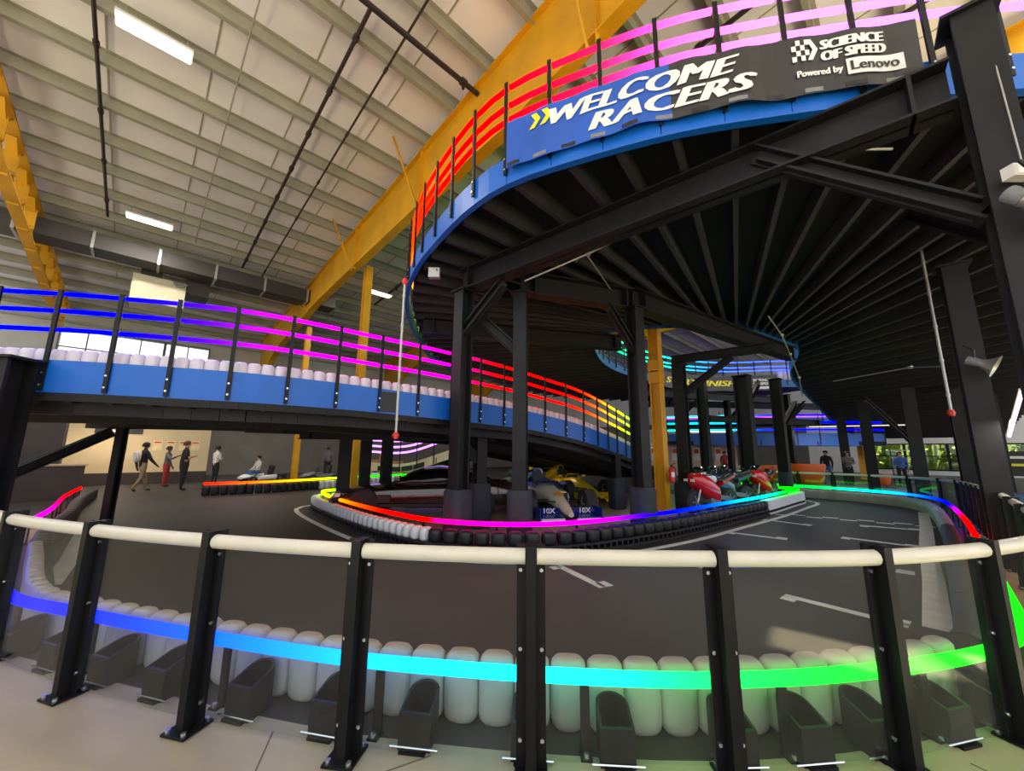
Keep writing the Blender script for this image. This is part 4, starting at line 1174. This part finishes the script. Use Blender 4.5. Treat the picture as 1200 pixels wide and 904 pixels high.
M_cb = mat('royal_blue_car_paint', (24, 44, 140), .25, 0, .06, 3, coat=.5)
M_cy = mat('yellow_car_paint', (240, 200, 24), .25, 0, .06, 3, coat=.5)
race_car('white open-wheel race car with blue wings parked between the padded columns', (.86, 10.95, .005), math.pi+.2, M_cw, M_cb, M_letter, '10X')
race_car('yellow open-wheel race car parked in the dark behind the white one', (2.0, 14.3, .005), math.pi+.35, M_cy, M_cy, M_cy, None, False)

def sports_car(label, loc, rz):
    t = thing('sports_car', label, 'car', loc, rz, world=False)
    paint = mat('black_brown_car_paint', (62, 46, 36), .16, .3, .1, 2, coat=.8)
    secs = [(2.2, 1.3, .3, .36), (2.05, 1.66, .42, .4), (1.6, 1.86, .5, .44), (.9, 1.9, .56, .47), (.2, 1.92, .6, .48), (-.8, 1.95, .64, .5), (-1.5, 1.96, .68, .52), (-2.0, 1.84, .6, .54), (-2.2, 1.6, .44, .54)]
    mb = MB(); mb.loft([ell(y, w, h, zc, 18, 4.0) for y, w, h, zc in secs]); mb.build('body', paint, t, 50)
    mb = MB(); mb.loft([ell(.75, 1.3, .06, .76, 14, 3), ell(.3, 1.36, .5, .82, 14, 3), ell(-.3, 1.38, .62, .84, 14, 3), ell(-.9, 1.3, .5, .83, 14, 3), ell(-1.6, 1.1, .08, .84, 14, 3)]); mb.build('cabin_glass', M_glass, t, 50)
    mb = MB(); mb.loft([ell(.1, 1.2, .06, 1.1, 12, 3), ell(-.3, 1.24, .07, 1.14, 12, 3), ell(-.8, 1.16, .06, 1.09, 12, 3)]); mb.build('roof', paint, t, 50)
    for k in (-1, 1):
        mb = MB(); mb.tube([(.66*k, .8, .76), (.62*k, .35, 1.02), (.58*k, .05, 1.12)], .03, 6); mb.build('windscreen_pillar', M_dark, t)
        mb = MB(); mb.box((.7*k, 2.02, .52), (.34, .12, .07), .35*-k); mb.build('headlight', M_letter, t)
        mb = MB(); mb.box((.985*k, .0, .3), (.03, 2.0, .06)); mb.build('sill', M_dark, t)
        mb = MB(); mb.box((.97*k, .9, .45), (.05, .3, .18)); mb.build('side_vent', M_dark, t)
        mb = MB(); mb.tube([(.7*k, .55, .86), (.92*k, .6, .9)], .02, 6); mb.box((1.0*k, .6, .92), (.2, .12, .12)); mb.build('mirror', paint, t)
        for y in (1.35, -1.35): wheel(t, .86*k, y, .34, .26, M_bblock)
    mb = MB(); mb.box((0, 2.16, .3), (1.3, .1, .14)); mb.build('front_grille', M_dark, t)
    mb = MB(); mb.box((0, 2.2, .14), (1.6, .3, .03)); mb.build('splitter', M_dark, t)
    mb = MB(); mb.box((0, -2.1, .92), (1.5, .3, .04)); mb.box((.5, -2.05, .8), (.05, .1, .24)); mb.box((-.5, -2.05, .8), (.05, .1, .24)); mb.build('rear_spoiler', paint, t)
    return t
sports_car('dark brown-black low sports car under the bridge facing the track', (-2.15, 10.25, .005), math.radians(96))

def motorcycle(label, loc, rz, c1, c2):
    t = thing('motorcycle', label, 'motorcycle', loc, rz, 'motorcycles on the island', world=False)
    for y in (.7, -.7): wheel(t, 0, y, .31, .14 if y > 0 else .18, M_grey, 20)
    mb = MB()
    for k in (-1, 1): mb.tube([(.1*k, .7, .31), (.11*k, .42, .95)], .03, 8)
    mb.build('fork', M_galv, t)
    mb = MB(); mb.loft([ell(.78, .18, .2, .9), ell(.6, .42, .46, .84), ell(.2, .44, .62, .66), ell(-.15, .36, .5, .5)]); mb.build('fairing', c1, t, 50)
    mb = MB(); mb.loft([ell(.35, .22, .16, .98), ell(.15, .34, .26, .92), ell(-.12, .22, .18, .86)]); mb.build('fuel_tank', c2, t, 50)
    mb = MB(); mb.loft([ell(-.1, .22, .1, .84), ell(-.45, .26, .1, .86), ell(-.95, .12, .1, .98)]); mb.build('seat', M_dark, t, 50)
    mb = MB(); mb.loft([ell(-.4, .2, .2, .78), ell(-1.0, .1, .12, .94)]); mb.build('tail', c1, t, 50)
    mb = MB(); mb.tube([(-.36, .28, 1.0), (-.1, .42, .98), (.1, .42, .98), (.36, .28, 1.0)], .018, 6); mb.build('handlebar', M_dark, t)
    mb = MB(); mb.loft([ell(.7, .2, .02, 1.0, 8), ell(.5, .3, .2, 1.1, 8), ell(.42, .3, .02, 1.18, 8)]); mb.build('windscreen', M_glass, t, 50)
    mb = MB(); mb.bar((0, .1, .45), (0, -.65, .34), .2, .12); mb.box((0, 0, .4), (.28, .4, .3)); mb.build('engine', M_grey, t)
    mb = MB(); mb.tube([(.14, .1, .3), (.17, -.4, .32), (.2, -.85, .45)], [.03, .04, .055], 8); mb.build('exhaust', M_galv, t, 50)
    for k in (-1, 1):
        mb = MB(); mb.box((.1*k, .84, .86), (.1, .03, .06)); mb.build('headlight', M_letter, t)
        mb = MB(); mb.tube([(.2*k, .5, .98), (.33*k, .55, 1.05)], .01, 5); mb.box((.37*k, .55, 1.06), (.12, .03, .07)); mb.build('mirror', M_dark, t)
    mb = MB(); mb.tube([(-.1, -.1, .3), (-.22, -.12, .01)], .012, 5); mb.build('kickstand', M_dark, t)
    return t
M_mr = mat('red_bike_paint', (210, 26, 34), .25, 0, .06, 3, coat=.5)
M_mb = mat('petrol_blue_bike_paint', (34, 78, 98), .25, 0, .06, 3, coat=.5)
motorcycle('red and white sport motorcycle nearest the padded column', (5.35, 10.6, .005), 2.05, M_mr, M_letter)
motorcycle('petrol blue motorcycle between the two red ones', (6.25, 11.5, .005), 1.9, M_mb, M_dark)
motorcycle('black and blue motorcycle half hidden by the blue one', (6.95, 12.35, .005), 2.1, M_dark, M_mb)
motorcycle('red motorcycle by the green end of the island rail', (8.3, 13.0, .005), 2.2, M_mr, M_mr)

def kart(label, loc, rz, col):
    t = thing('kart', label, 'kart', loc, rz, 'karts waiting under the bridge', world=False)
    mb = MB(); mb.box((0, 0, .12), (.9, 1.5, .06)); mb.build('chassis', M_dark, t)
    mb = MB(); mb.loft([ell(.95, .5, .12, .2), ell(.7, .8, .2, .26), ell(.35, .34, .22, .32)]); mb.build('nose', col, t, 50)
    for k in (-1, 1):
        mb = MB(); mb.loft([ell(.4, .16, .2, .2, x0=.58*k), ell(-.4, .2, .26, .22, x0=.6*k)]); mb.build('side_bumper', col, t, 50)
        for y in (.62, -.6): wheel(t, .52*k, y, .14, .16, M_grey, 14)
    mb = MB(); mb.box((0, -.2, .26), (.4, .4, .08)); mb.box((0, -.45, .5), (.42, .1, .5), M=Matrix.Rotation(.2, 3, 'X')); mb.build('seat', M_dark, t)
    mb = MB(); mb.tube([(0, .3, .2), (0, .12, .5)], .015, 5); mb.tube([V((math.cos(k)*.13, .1+math.sin(k)*.05, .5+math.sin(k)*.12)) for k in [i*math.pi/5 for i in range(11)]], .015, 5); mb.build('steering_wheel', M_dark, t)
    mb = MB(); mb.box((0, -.85, .22), (1.2, .16, .2)); mb.build('rear_bumper', M_bblock, t)
    return t
kart('white kart first in the waiting row under the bridge', (-12.5, 19.7, 0), 2.6, M_wblock)
kart('grey kart second in the waiting row under the bridge', (-10.3, 21.2, 0), 2.5, M_grey)
kart('dark kart third in the waiting row beside the yellow column', (-9.2, 21.9, 0), 2.5, M_mb)
kart('pale kart fourth in the waiting row near the green light rail', (-8.1, 22.5, 0), 2.4, M_wblock)

# ================================================================== PEOPLE
def person(label, loc, rz, h, top, bot, skin, hair, pose='stand', bag=None, sleeves=True, bulk=1.12):
    k = h/1.75
    J = {'pel': (0, 0, .95, .125), 'spi': (0, 0, 1.12, .12), 'che': (0, 0.01, 1.33, .15), 'nec': (0, .0, 1.49, .055), 'chi': (0, .015, 1.56, .062), 'hea': (0, .02, 1.65, .095), 'cro': (0, .01, 1.71, .07), 'nos': (0, .115, 1.635, .014)}
    for n_, s in (('l', -1), ('r', 1)):
        J[n_+'sh'] = (.19*s, 0, 1.41, .062)
        J[n_+'hip'] = (.095*s, 0, .88, .095)
    E = [('pel', 'spi', 't'), ('spi', 'che', 't'), ('che', 'nec', 't'), ('nec', 'chi', 's'), ('chi', 'hea', 's'), ('hea', 'cro', 's'), ('hea', 'nos', 's')]
    arms = {'stand': (((-.24, -.02, 1.13), (-.23, .06, .88)), ((.24, -.02, 1.13), (.23, .06, .88))),
            'phone': (((-.24, .02, 1.13), (-.1, .2, 1.2)), ((.24, .02, 1.13), (.1, .2, 1.2))),
            'reach': (((-.23, -.02, 1.13), (-.2, .1, .9)), ((.26, .2, 1.2), (.28, .46, 1.34))),
            'walk': (((-.24, -.14, 1.14), (-.22, -.1, .9)), ((.24, .12, 1.14), (.2, .28, .98))),
            'sit': (((-.24, .08, 1.14), (-.16, .3, 1.02)), ((.24, .08, 1.14), (.16, .3, 1.02)))}[pose]
    legs = {'walk': (((-.1, .14, .5), (-.1, .2, .08), (-.1, .36, .035)), ((.1, -.02, .5), (.1, -.24, .12), (.1, -.12, .035))),
            'sit': (((-.11, .42, .92), (-.11, .45, .5), (-.11, .6, .46)), ((.11, .42, .92), (.11, .45, .5), (.11, .6, .46)))}.get(pose, (((-.11, .02, .5), (-.12, -.01, .085), (-.13, .15, .035)), ((.11, .02, .5), (.12, -.01, .085), (.13, .15, .035))))
    for n_, s, A, Lg in (('l', -1, arms[0], legs[0]), ('r', 1, arms[1], legs[1])):
        el, ha = V(A[0]), V(A[1]); d = (ha-el).normalized()
        J[n_+'el'] = tuple(el)+(.05,); J[n_+'wr'] = tuple(ha)+(.034,); J[n_+'pa'] = tuple(ha+d*.07)+(.04,)
        E += [('che', n_+'sh', 't'), (n_+'sh', n_+'el', 't'), (n_+'el', n_+'wr', 't' if sleeves else 's'), (n_+'wr', n_+'pa', 's')]
        sx = d.cross(V((0, 0, 1))); sx = sx.normalized() if sx.length > .2 else V((0, 1, 0))
        for i, (o, ln) in enumerate(((-.03, .065), (-.01, .08), (.01, .075), (.03, .06))):
            J[n_+'f%d' % i] = tuple(ha+d*(.09+ln)+sx*o+V((0, .012, -.01)))+(.0105,); E.append((n_+'pa', n_+'f%d' % i, 's'))
        J[n_+'th'] = tuple(ha+d*.08-sx*.06+V((0, .03, 0)))+(.012,); E.append((n_+'pa', n_+'th', 's'))
        kn, an, to = Lg
        J[n_+'kn'] = kn+(.062,); J[n_+'an'] = an+(.042,); J[n_+'to'] = to+(.036,)
        E += [('pel', n_+'hip', 'b'), (n_+'hip', n_+'kn', 'b'), (n_+'kn', n_+'an', 'b'), (n_+'an', n_+'to', 'f')]
    names = list(J); idx = {n_: i for i, n_ in enumerate(names)}
    me = bpy.data.meshes.new('body')
    me.from_pydata([J[n_][:3] for n_ in names], [(idx[a], idx[b]) for a, b, _ in E], [])
    ob = bpy.data.objects.new('person', me); COL.objects.link(ob)
    md = ob.modifiers.new('skin', 'SKIN')
    for i, n_ in enumerate(names):
        sv = me.skin_vertices[0].data[i]; bk = bulk if n_ in ('pel', 'spi', 'che', 'lsh', 'rsh', 'lhip', 'rhip', 'lkn', 'rkn', 'lel', 'rel') else 1; sv.radius = (J[n_][3]*bk, J[n_][3]*bk*(.78 if n_ in ('pel', 'spi', 'che') else 1)); sv.use_root = (n_ == 'pel')
    sb = ob.modifiers.new('smooth', 'SUBSURF'); sb.levels = 1; sb.render_levels = 1
    dg = bpy.context.evaluated_depsgraph_get(); dg.update()
    m2 = bpy.data.meshes.new_from_object(ob.evaluated_get(dg))
    ob.modifiers.clear(); ob.data = m2; bpy.data.meshes.remove(me)
    mats = {'t': 0, 'b': 1, 's': 2, 'f': 3}
    for mm in (top, bot, skin, M_dark): m2.materials.append(mm)
    segs = [(V(J[a][:3]), V(J[b][:3]), (J[a][3]+J[b][3])/2, mats[c]) for a, b, c in E]
    zmin = min(v.co.z for v in m2.vertices)
    for pl_ in m2.polygons:
        c = pl_.center; best = None
        for a, b, rr, mi in segs:
            ab = b-a; t_ = max(0, min(1, (c-a).dot(ab)/ab.length_squared)); dd = (c-(a+ab*t_)).length-rr
            if best is None or dd < best[0]: best = (dd, mi)
        pl_.material_index = best[1]; pl_.use_smooth = True
    for v_ in m2.vertices: v_.co.z -= zmin if pose != 'sit' else 0
    dz = -zmin if pose != 'sit' else 0
    ob.matrix_basis = Matrix.Translation(V(loc)) @ Matrix.Rotation(rz, 4, 'Z') @ Matrix.Scale(k, 4)
    tag(ob, label, 'person')
    hb = MB(); rings = []
    for j, (zz, rr, yo) in enumerate(((1.60, .075, -.05), (1.64, .102, -.025), (1.69, .112, -.01), (1.735, .095, -.005), (1.765, .05, 0), (1.775, .01, 0))):
        rings.append([V((math.cos(a)*rr, .01+yo+math.sin(a)*rr, zz+dz)) for a in [i*math.pi/6 for i in range(12)]])
    hb.loft(rings); link('hair', hb.mesh('hair', hair, 60), ob)
    fb = MB()
    for s in (-1, 1): fb.box((.035*s, .112, 1.665+dz), (.022, .012, .012))
    fb.box((0, .108, 1.59+dz), (.045, .012, .01)); link('face_features', fb.mesh('face_features', M_dark), ob)
    if bag:
        b2 = MB(); b2.loft([ell(-.13, .26, .38, 1.27+dz), ell(-.2, .3, .42, 1.25+dz), ell(-.28, .24, .34, 1.24+dz)]); tag(link('backpack', b2.mesh('backpack', bag, 50), ob), 'backpack worn on the back')
    return ob
def cloth(n_, c): return mat('cloth_'+n_, c, .85, 0, .15, 12)
C_blk, C_wht, C_red, C_tan, C_grey, C_blu, C_teal = cloth('black', (34, 30, 36)), cloth('white', (214, 206, 196)), cloth('red', (176, 54, 52)), cloth('tan', (150, 128, 96)), cloth('grey', (110, 108, 110)), cloth('blue', (70, 110, 180)), cloth('teal', (40, 110, 110))
H_dk, H_br = mat('dark_hair', (28, 22, 22), .6), mat('brown_hair', (88, 62, 40), .6)
person('person in a black jacket with a white backpack and pale trousers under the bridge', (-13.6, 14.5, 0), -.5, 1.78, C_blk, C_tan, M_skin[1], H_dk, 'walk', C_wht)
person('person in red trousers reaching out beside the sign on the beige wall', (-14.3, 16.3, 0), -1.2, 1.66, C_grey, C_red, M_skin[1], H_dk, 'reach', None, False)
person('heavyset person all in black holding a bag near the orange light rail', (-12.5, 15.0, 0), -.9, 1.85, C_blk, C_blk, M_skin[0], H_br, 'phone', None, False, 1.5)
person('person in a white top and dark trousers by the end of the beige wall', (-13.4, 17.8, 0), -.4, 1.7, C_wht, C_blk, M_skin[1], H_dk, 'phone')
person('person in a grey top standing among the waiting karts', (-10.6, 22.6, 0), .6, 1.72, C_grey, C_blk, M_skin[0], H_dk, 'stand')
person('person in black standing at the end of the kart row', (-8.9, 21.0, 0), 2.6, 1.75, C_blk, C_grey, M_skin[0], H_br, 'phone')
person('person in a white shirt crouched at the first waiting kart', (-12.5, 19.4, -.35), 2.6, 1.6, C_wht, C_blu, M_skin[0], H_dk, 'sit')
person('person in a tan jacket beyond the motorcycles behind the far fence', (12.3, 24.3, 0), 3.0, 1.74, C_tan, C_blk, M_skin[0], H_dk, 'stand')
person('person in a red shirt beside the tan jacket behind the far fence', (13.6, 24.9, 0), 2.8, 1.7, C_red, C_blk, M_skin[0], H_dk, 'stand')
person('person in a pale grey shirt at the far railing by the orange seat', (17.4, 20.2, 0), 2.4, 1.72, C_grey, C_blk, M_skin[0], H_dk, 'phone')
person('person in a black cap and violet top next to the pale grey shirt', (16.6, 20.6, 0), 2.2, 1.76, C_blk, C_blu, M_skin[0], H_dk, 'stand')
person('person in a light blue shirt by the shelves in the right distance', (19.6, 19.7, 0), 2.4, 1.74, C_blu, C_blk, M_skin[0], H_dk, 'stand')
person('person in a teal top behind the blue bend of the light rail', (20.8, 17.6, 0), 2.4, 1.6, C_teal, C_blk, M_skin[0], H_dk, 'stand')

# ================================================================== FITTINGS
def conduit_drop(label, x, y, z0, z1, red_top=True):
    t = thing('sprinkler_drop', label, 'pipe', (x, y, z0))
    mb = MB(); mb.tube([(x, y, z0), (x, y, z1)], .02, 8); mb.build('pipe', M_galv, t, 40)
    for z in (z0, z1) if red_top else (z0,):
        mb = MB(); mb.tube([(x, y, z-.05), (x, y, z+.05)], .038, 10); mb.tube([(x-.05, y, z), (x+.05, y, z)], .025, 8); mb.build('red_coupling', M_red, t, 40)
    for k in range(5):
        z = z0+(z1-z0)*(k+.5)/5; mb = MB(); mb.tube([(x, y, z-.02), (x, y, z+.02)], .027, 8); mb.build('clamp', M_galv, t)
    return t
conduit_drop('vertical grey sprinkler pipe with red couplings hanging in front of the bridge', -1.78, 5.95, 1.78, 4.3)
conduit_drop('vertical pale sprinkler pipe with a red coupling under the right part of the deck', 7.3, 6.35, 2.25, 5.24, True)
def run(label, pts, rad=.014, m_=None):
    t = thing('conduit', label, 'conduit', pts[0], group='conduits under the raised deck')
    mb = MB(); mb.tube(pts, rad, 6); mb.build('run', m_ or M_galv, t, 40)
    for q in pts[1:-1] or [V(pts[0]).lerp(V(pts[1]), .5)]:
        c = MB(); q = V(q); c.box(q, (.06, .06, .05)); c.build('junction', m_ or M_galv, t)
    return t
run('long thin conduit running under the deck from the centre towards the right column', [(0.2, 6.1, 4.4), (1.15, 5.45, 4.55), (2.4, 4.35, 4.7)])
run('thin conduit under the deck towards the oval opening', [(1.1, 6.3, 4.85), (1.2, 6.0, 4.9), (2.4, 8.2, 4.9)])
run('bent yellowish conduit beside the angled strut at the right column', [(2.75, 3.75, 4.6), (3.25, 3.45, 4.62), (3.7, 3.3, 4.5)])
run('long bent conduit following the right side of the oval opening', [(6.0, 8.6, 4.75), (7.0, 9.6, 4.6), (7.9, 10.6, 4.35), (9.3, 12.2, 4.0), (10.4, 13.6, 3.6)])
run('horizontal yellowish conduit under the right straight of the deck', [(8.0, 9.4, 3.35), (8.5, 8.0, 3.4), (7.6, 6.6, 3.1)])
def horn(label, x, y, z, rz):
    t = thing('horn_speaker', label, 'speaker', (x, y, z), rz, 'horn speakers', world=False)
    mb = MB(); n = 16
    prof = [(.02, .05), (.06, .055), (.12, .08), (.17, .12), (.2, .155), (.205, .16), (.195, .15), (.15, .1), (.1, .06)]
    mb.loft([[V((math.cos(2*math.pi*k/n)*r_, -d_, math.sin(2*math.pi*k/n)*r_)) for k in range(n)] for d_, r_ in prof], cap=False); mb.build('bell', M_galv, t, 40)
    mb = MB(); mb.cyl((0, .03, 0), .06, .12, 12, 'Y'); mb.build('driver', M_grey, t, 40)
    mb = MB(); mb.tube([(0, .03, .05), (0, .08, .16), (0, .2, .2)], .015, 6); mb.build('bracket', M_dark, t)
    mb = MB(); mb.cyl((0, -.1, 0), .03, .05, 10, 'Y'); mb.build('plug', M_letter, t)
    return t
h1 = horn('pale green horn speaker on the column by the right fence', 6.75, 5.45, 2.9, .6); h1.rotation_euler.x = .5
h2 = horn('pale horn speaker on the big column at the right edge', 3.76, 2.56, 3.44, .3); h2.rotation_euler.x = .9
j = thing('junction_box', 'white junction box mounted on the big right column', 'box', (3.84, 2.6, 3.68), world=False)
mb = MB(); mb.box((0, 0, 0), (.16, .08, .1)); mb.build('case', M_wallwhite, j); mb = MB(); mb.box((0, -.045, 0), (.14, .01, .08)); mb.build('cover', M_letter, j)
mb = MB(); mb.tube([(.05, 0, .05), (.1, .05, 1.2)], .006, 6); mb.build('conduit', M_galv, j)
j = thing('junction_box', 'grey junction box under the left end of the raised deck', 'box', (-1.42, 6.5, 4.72), world=False)
mb = MB(); mb.box((0, 0, 0), (.2, .1, .18)); mb.build('case', M_galv, j); mb = MB(); mb.cyl((.05, -.055, .04), .015, .01, 8, 'Y'); mb.build('knockout', M_dark, j)
# fire extinguisher on the yellow column
t = thing('fire_extinguisher', 'red fire extinguisher hung on the yellow island column', 'extinguisher', (4.2, 10.28, 1.0), world=False)
mb = MB(); mb.loft([[V((math.cos(2*math.pi*k/14)*r_, math.sin(2*math.pi*k/14)*r_, z)) for k in range(14)] for z, r_ in ((-.2, .06), (-.18, .078), (.1, .078), (.16, .05), (.19, .03))]); mb.build('cylinder', M_red, t, 40)
mb = MB(); mb.box((0, 0, .22), (.05, .05, .06)); mb.bar((0, 0, .26), (.1, 0, .29), .02, .015); mb.build('valve', M_dark, t)
mb = MB(); mb.tube([(.03, 0, .22), (.1, 0, .15), (.095, 0, -.1)], .012, 6); mb.build('hose', M_dark, t)
mb = MB(); mb.box((0, -.079, 0), (.09, .008, .12)); mb.build('label_plate', M_letter, t)
# two warm spot lamps in the dark under the ramp
for x, y, z, w in ((1.75, 14.0, 1.3, 'above the yellow race car'), (3.25, 13.6, 1.3, 'right of the yellow race car')):
    t = thing('spot_lamp', 'small warm spot lamp glowing '+w, 'lamp', (x, y, z), group='warm spot lamps under the ramp', world=False)
    mb = MB(); mb.loft([[V((math.cos(2*math.pi*k/10)*r_, y_, math.sin(2*math.pi*k/10)*r_)) for k in range(10)] for y_, r_ in ((.14, .03), (.1, .07), (0, .09))]); mb.build('can', M_dark, t, 40)
    mb = MB(); mb.cyl((0, -.005, 0), .07, .02, 12, 'Y'); mb.build('bulb', M_bulb, t)
    mb = MB(); mb.tube([(0, .1, .05), (0, .1, .35)], .012, 5); mb.build('stem', M_dark, t)
    ld = bpy.data.lights.new('spot_bulb', 'POINT'); ld.energy = 14; ld.color = (1, .75, .45); ld.shadow_soft_size = .08
    lo = bpy.data.objects.new('glow', ld); COL.objects.link(lo); lo.parent = t; lo.location = (0, -.12, 0)
# work lights under the decks
def strip_light(label, a, b, e, col=(255, 236, 224), s=7.0, rad=.03, cat='light', energy_col=(1, .93, .85)):
    a, b = V(a), V(b); t = thing('strip_light', label, cat, a, group='strip lights under the decks')
    mb = MB(); mb.tube([a, b], rad, 8); mb.build('tube', emat('strip_%d_%d_%d' % col, col, s), t, 40)
    mb = MB(); mb.bar(a+V((0, 0, rad*1.6)), b+V((0, 0, rad*1.6)), rad*2.4, rad); mb.build('housing', M_wallwhite, t)
    if e:
        ld = bpy.data.lights.new('strip', 'AREA'); ld.shape = 'RECTANGLE'; ld.size = (b-a).length; ld.size_y = .1; ld.energy = e; ld.color = energy_col
        lo = bpy.data.objects.new('glow', ld); COL.objects.link(lo); lo.parent = t; lo.matrix_parent_inverse = t.matrix_basis.inverted()
        d = b-a; lo.matrix_basis = Matrix.Translation((a+b)/2-V((0, 0, rad*2))) @ Matrix.Rotation(math.atan2(d.y, d.x), 4, 'Z')
    return t
strip_light('pinkish-white strip light at the right edge below the deck', (7.6, 5.9, 1.85), (6.4, 4.75, 2.35), 25, (255, 214, 214), 3.0, .02)
strip_light('strip light above the beige wall behind the visitors', UV(-2.0, 22.8, 2.75), UV(0.4, 22.8, 2.75), 80, (255, 226, 176), 5, .035, energy_col=(1, .82, .58))
strip_light('strip light over the kart row under the bridge', UV(3.5, 26, 3.4), UV(6.0, 26, 3.4), 120)
strip_light('added strip light brightening the seating beyond the far fence', (17.0, 22.0, 3.1), (20.5, 20.0, 3.1), 200, (255, 240, 210), 1.6, .02)  # no lamp known here, added to brighten the far seating
strip_light('strip light in the shop behind the motorcycles', (11.5, 26.5, 3.0), (14.5, 26.0, 3.0), 160, (255, 226, 190), 5, .03, energy_col=(1, .85, .7))
for x, y, w in ((-14.9, 17.2, 'above the person in red trousers'), (-13.8, 15.3, 'left of the person with the white backpack')):
    t = thing('exit_light', 'small glowing red sign light '+w, 'sign', (x, y, 2.5), ANG, world=False)
    mb = MB(); mb.box((0, 0, 0), (.4, .06, .18)); mb.build('case', M_dark, t); mb = MB(); mb.box((0, -.035, 0), (.34, .01, .12)); mb.build('red_face', emat('red_sign', (255, 20, 30), 2.0), t)
# notice board on the beige wall
t = thing('wall_sign', 'dark sign strip with pale centre on the beige wall', 'sign', UV(-.6, 24.16, 2.3), ANG, world=False)
mb = MB(); mb.box((0, 0, 0), (1.5, .03, .22)); mb.build('board', M_dark, t)
mb = MB(); mb.box((0, -.02, 0), (.5, .01, .12)); mb.build('pale_centre', M_letter, t)
for k in range(4):
    t = thing('notice', 'pale notice sheet number %s from the sign on the beige wall' % ('one', 'two', 'three', 'four')[k], 'notice', UV(.7+k*.45, 24.17, 1.7), ANG, group='notices on the beige wall', world=False)
    mb = MB(); mb.box((0, 0, 0), (.32, .012, .45)); mb.build('sheet', mat('notice_paper', (226, 206, 160), .7), t); mb = MB(); mb.box((0, -.009, .14), (.24, .006, .06)); mb.build('heading', M_red, t)
# service counter in the left dark
t = thing('counter', 'low dark counter with a pale top edge behind the left columns', 'counter', (-14.6, 11.4, 0), .75, world=False)
mb = MB(); mb.box((0, 0, .5), (3.0, .6, 1.0)); mb.build('front', M_walldark, t); mb = MB(); mb.box((0, 0, 1.03), (3.1, .7, .05)); mb.build('top', M_tan if False else mat('pale_counter_top', (176, 156, 128), .5), t)
# orange seats, red bench, blue chair, shelves beyond the far fence
M_or = mat('orange_plastic', (238, 104, 30), .4, 0, .06, 4)
def tub_chair(label, loc, rz, m_, s=1.0):
    t = thing('tub_chair', label, 'chair', loc, rz, world=False)
    mb = MB(); mb.loft([[V((math.cos(a)*r_*s, math.sin(a)*r_*s, z*s)) for a in [i*math.pi/8 for i in range(16)]] for z, r_ in ((.08, .3), (.2, .42), (.42, .46))]); mb.build('seat', m_, t, 50)
    mb = MB(); ring = []
    for z, r_ in ((.42, .46), (.75, .52), (.82, .5), (.78, .44), (.42, .38)):
        ring.append([V((math.cos(a)*r_*s, math.sin(a)*r_*s, z*s)) for a in [math.pi*(-.1+1.2*i/12) for i in range(13)]])
    mb.loft(ring, closed=False); mb.build('backrest', m_, t, 50)
    for a in (.8, 2.4, 3.9, 5.5):
        l = MB(); l.tube([(math.cos(a)*.25*s, math.sin(a)*.25*s, .1*s), (math.cos(a)*.34*s, math.sin(a)*.34*s, 0)], .025, 6); l.build('leg', M_dark, t)
    return t
tub_chair('large orange tub chair behind the far green light rail', (14.3, 18.9, 0), 2.4, M_or, 1.35)
tub_chair('small orange tub chair left of the large one behind a column', (13.3, 20.6, 0), 2.4, M_or, 1.2)
tub_chair('orange seat by the yellow column beyond the fence', (18.4, 19.6, 0), 2.4, M_or, .8)
tub_chair('blue tub chair at the right edge behind the fence', (10.4, 7.6, 0), 2.2, mat('sky_blue_vinyl', (96, 150, 200), .4), 1.0)
t = thing('bench', 'red-brown bench seat at the right edge behind the fence', 'bench', (8.4, 6.3, 0), .7, world=False)
mb = MB(); mb.box((0, 0, .42), (1.2, .4, .12)); mb.build('seat', mat('oxblood_vinyl', (150, 62, 54), .5), t)
for x in (-.5, .5):
    mb = MB(); mb.box((x, 0, .18), (.06, .34, .36)); mb.build('leg', M_dark, t)
t = thing('display_shelf', 'open metal shelf unit in the right distance', 'shelf', (20.6, 20.3, 0), -.8, world=False)
for k in range(5):
    mb = MB(); mb.box((0, 0, .2+k*.4), (1.2, .4, .03)); mb.build('shelf_board', M_galv, t)
for x in (-.6, .6):
    for y in (-.18, .18):
        mb = MB(); mb.box((x, y, 1.0), (.04, .04, 2.0)); mb.build('upright', M_dark, t)
t = thing('wall_sign', 'dark sign with yellow bars near the glazed wall at right', 'sign', (20.6, 15.9, 1.25), -.8, world=False)
mb = MB(); mb.box((0, 0, 0), (1.9, .05, 1.0)); mb.build('board', M_dark, t)
for k in range(2):
    mb = MB(); mb.box((0, -.03, .25-k*.3), (1.4, .01, .1)); mb.build('bar', M_letyel if k else M_letter, t)
t = thing('wooden_crates', 'stack of wooden crates beside the distant yellow column under the bridge', 'crates', (-8.3, 24.3, 0), .3, world=False)
for i, (x, z, s_) in enumerate(((0, .5, 1.0), (1.1, .45, .9), (.4, 1.3, .6), (2.0, .35, .7))):
    mb = MB(); mb.box((x, 0, z), (s_, .8, s_)); mb.build('crate', mat('plywood', (176, 128, 62), .6), t)
# shop wall behind the motorcycles with display panels
wp = MB(); wp.bar((9.5, 28.2, 1.6), (15.5, 26.8, 1.6), .15, 3.2); struct('wall_shop', wp, mat('pinkish_wall', (212, 176, 160), .6))
for i in range(8):
    q = V((10.2, 27.95, 0)).lerp(V((15.0, 26.85, 0)), i/7.0)
    t = thing('product_display', 'small red and white display panel, %s along the pink shop wall' % ('first', 'second', 'third', 'fourth', 'fifth', 'sixth', 'seventh', 'eighth')[i], 'display', (q.x, q.y-.05, 1.5), -.23, 'panels on the shop wall', world=False)
    mb = MB(); mb.box((0, 0, 0), (.42, .04, .9)); mb.build('board', M_letter, t); mb = MB(); mb.box((0, -.03, .2), (.3, .02, .3)); mb.build('print', M_red, t)
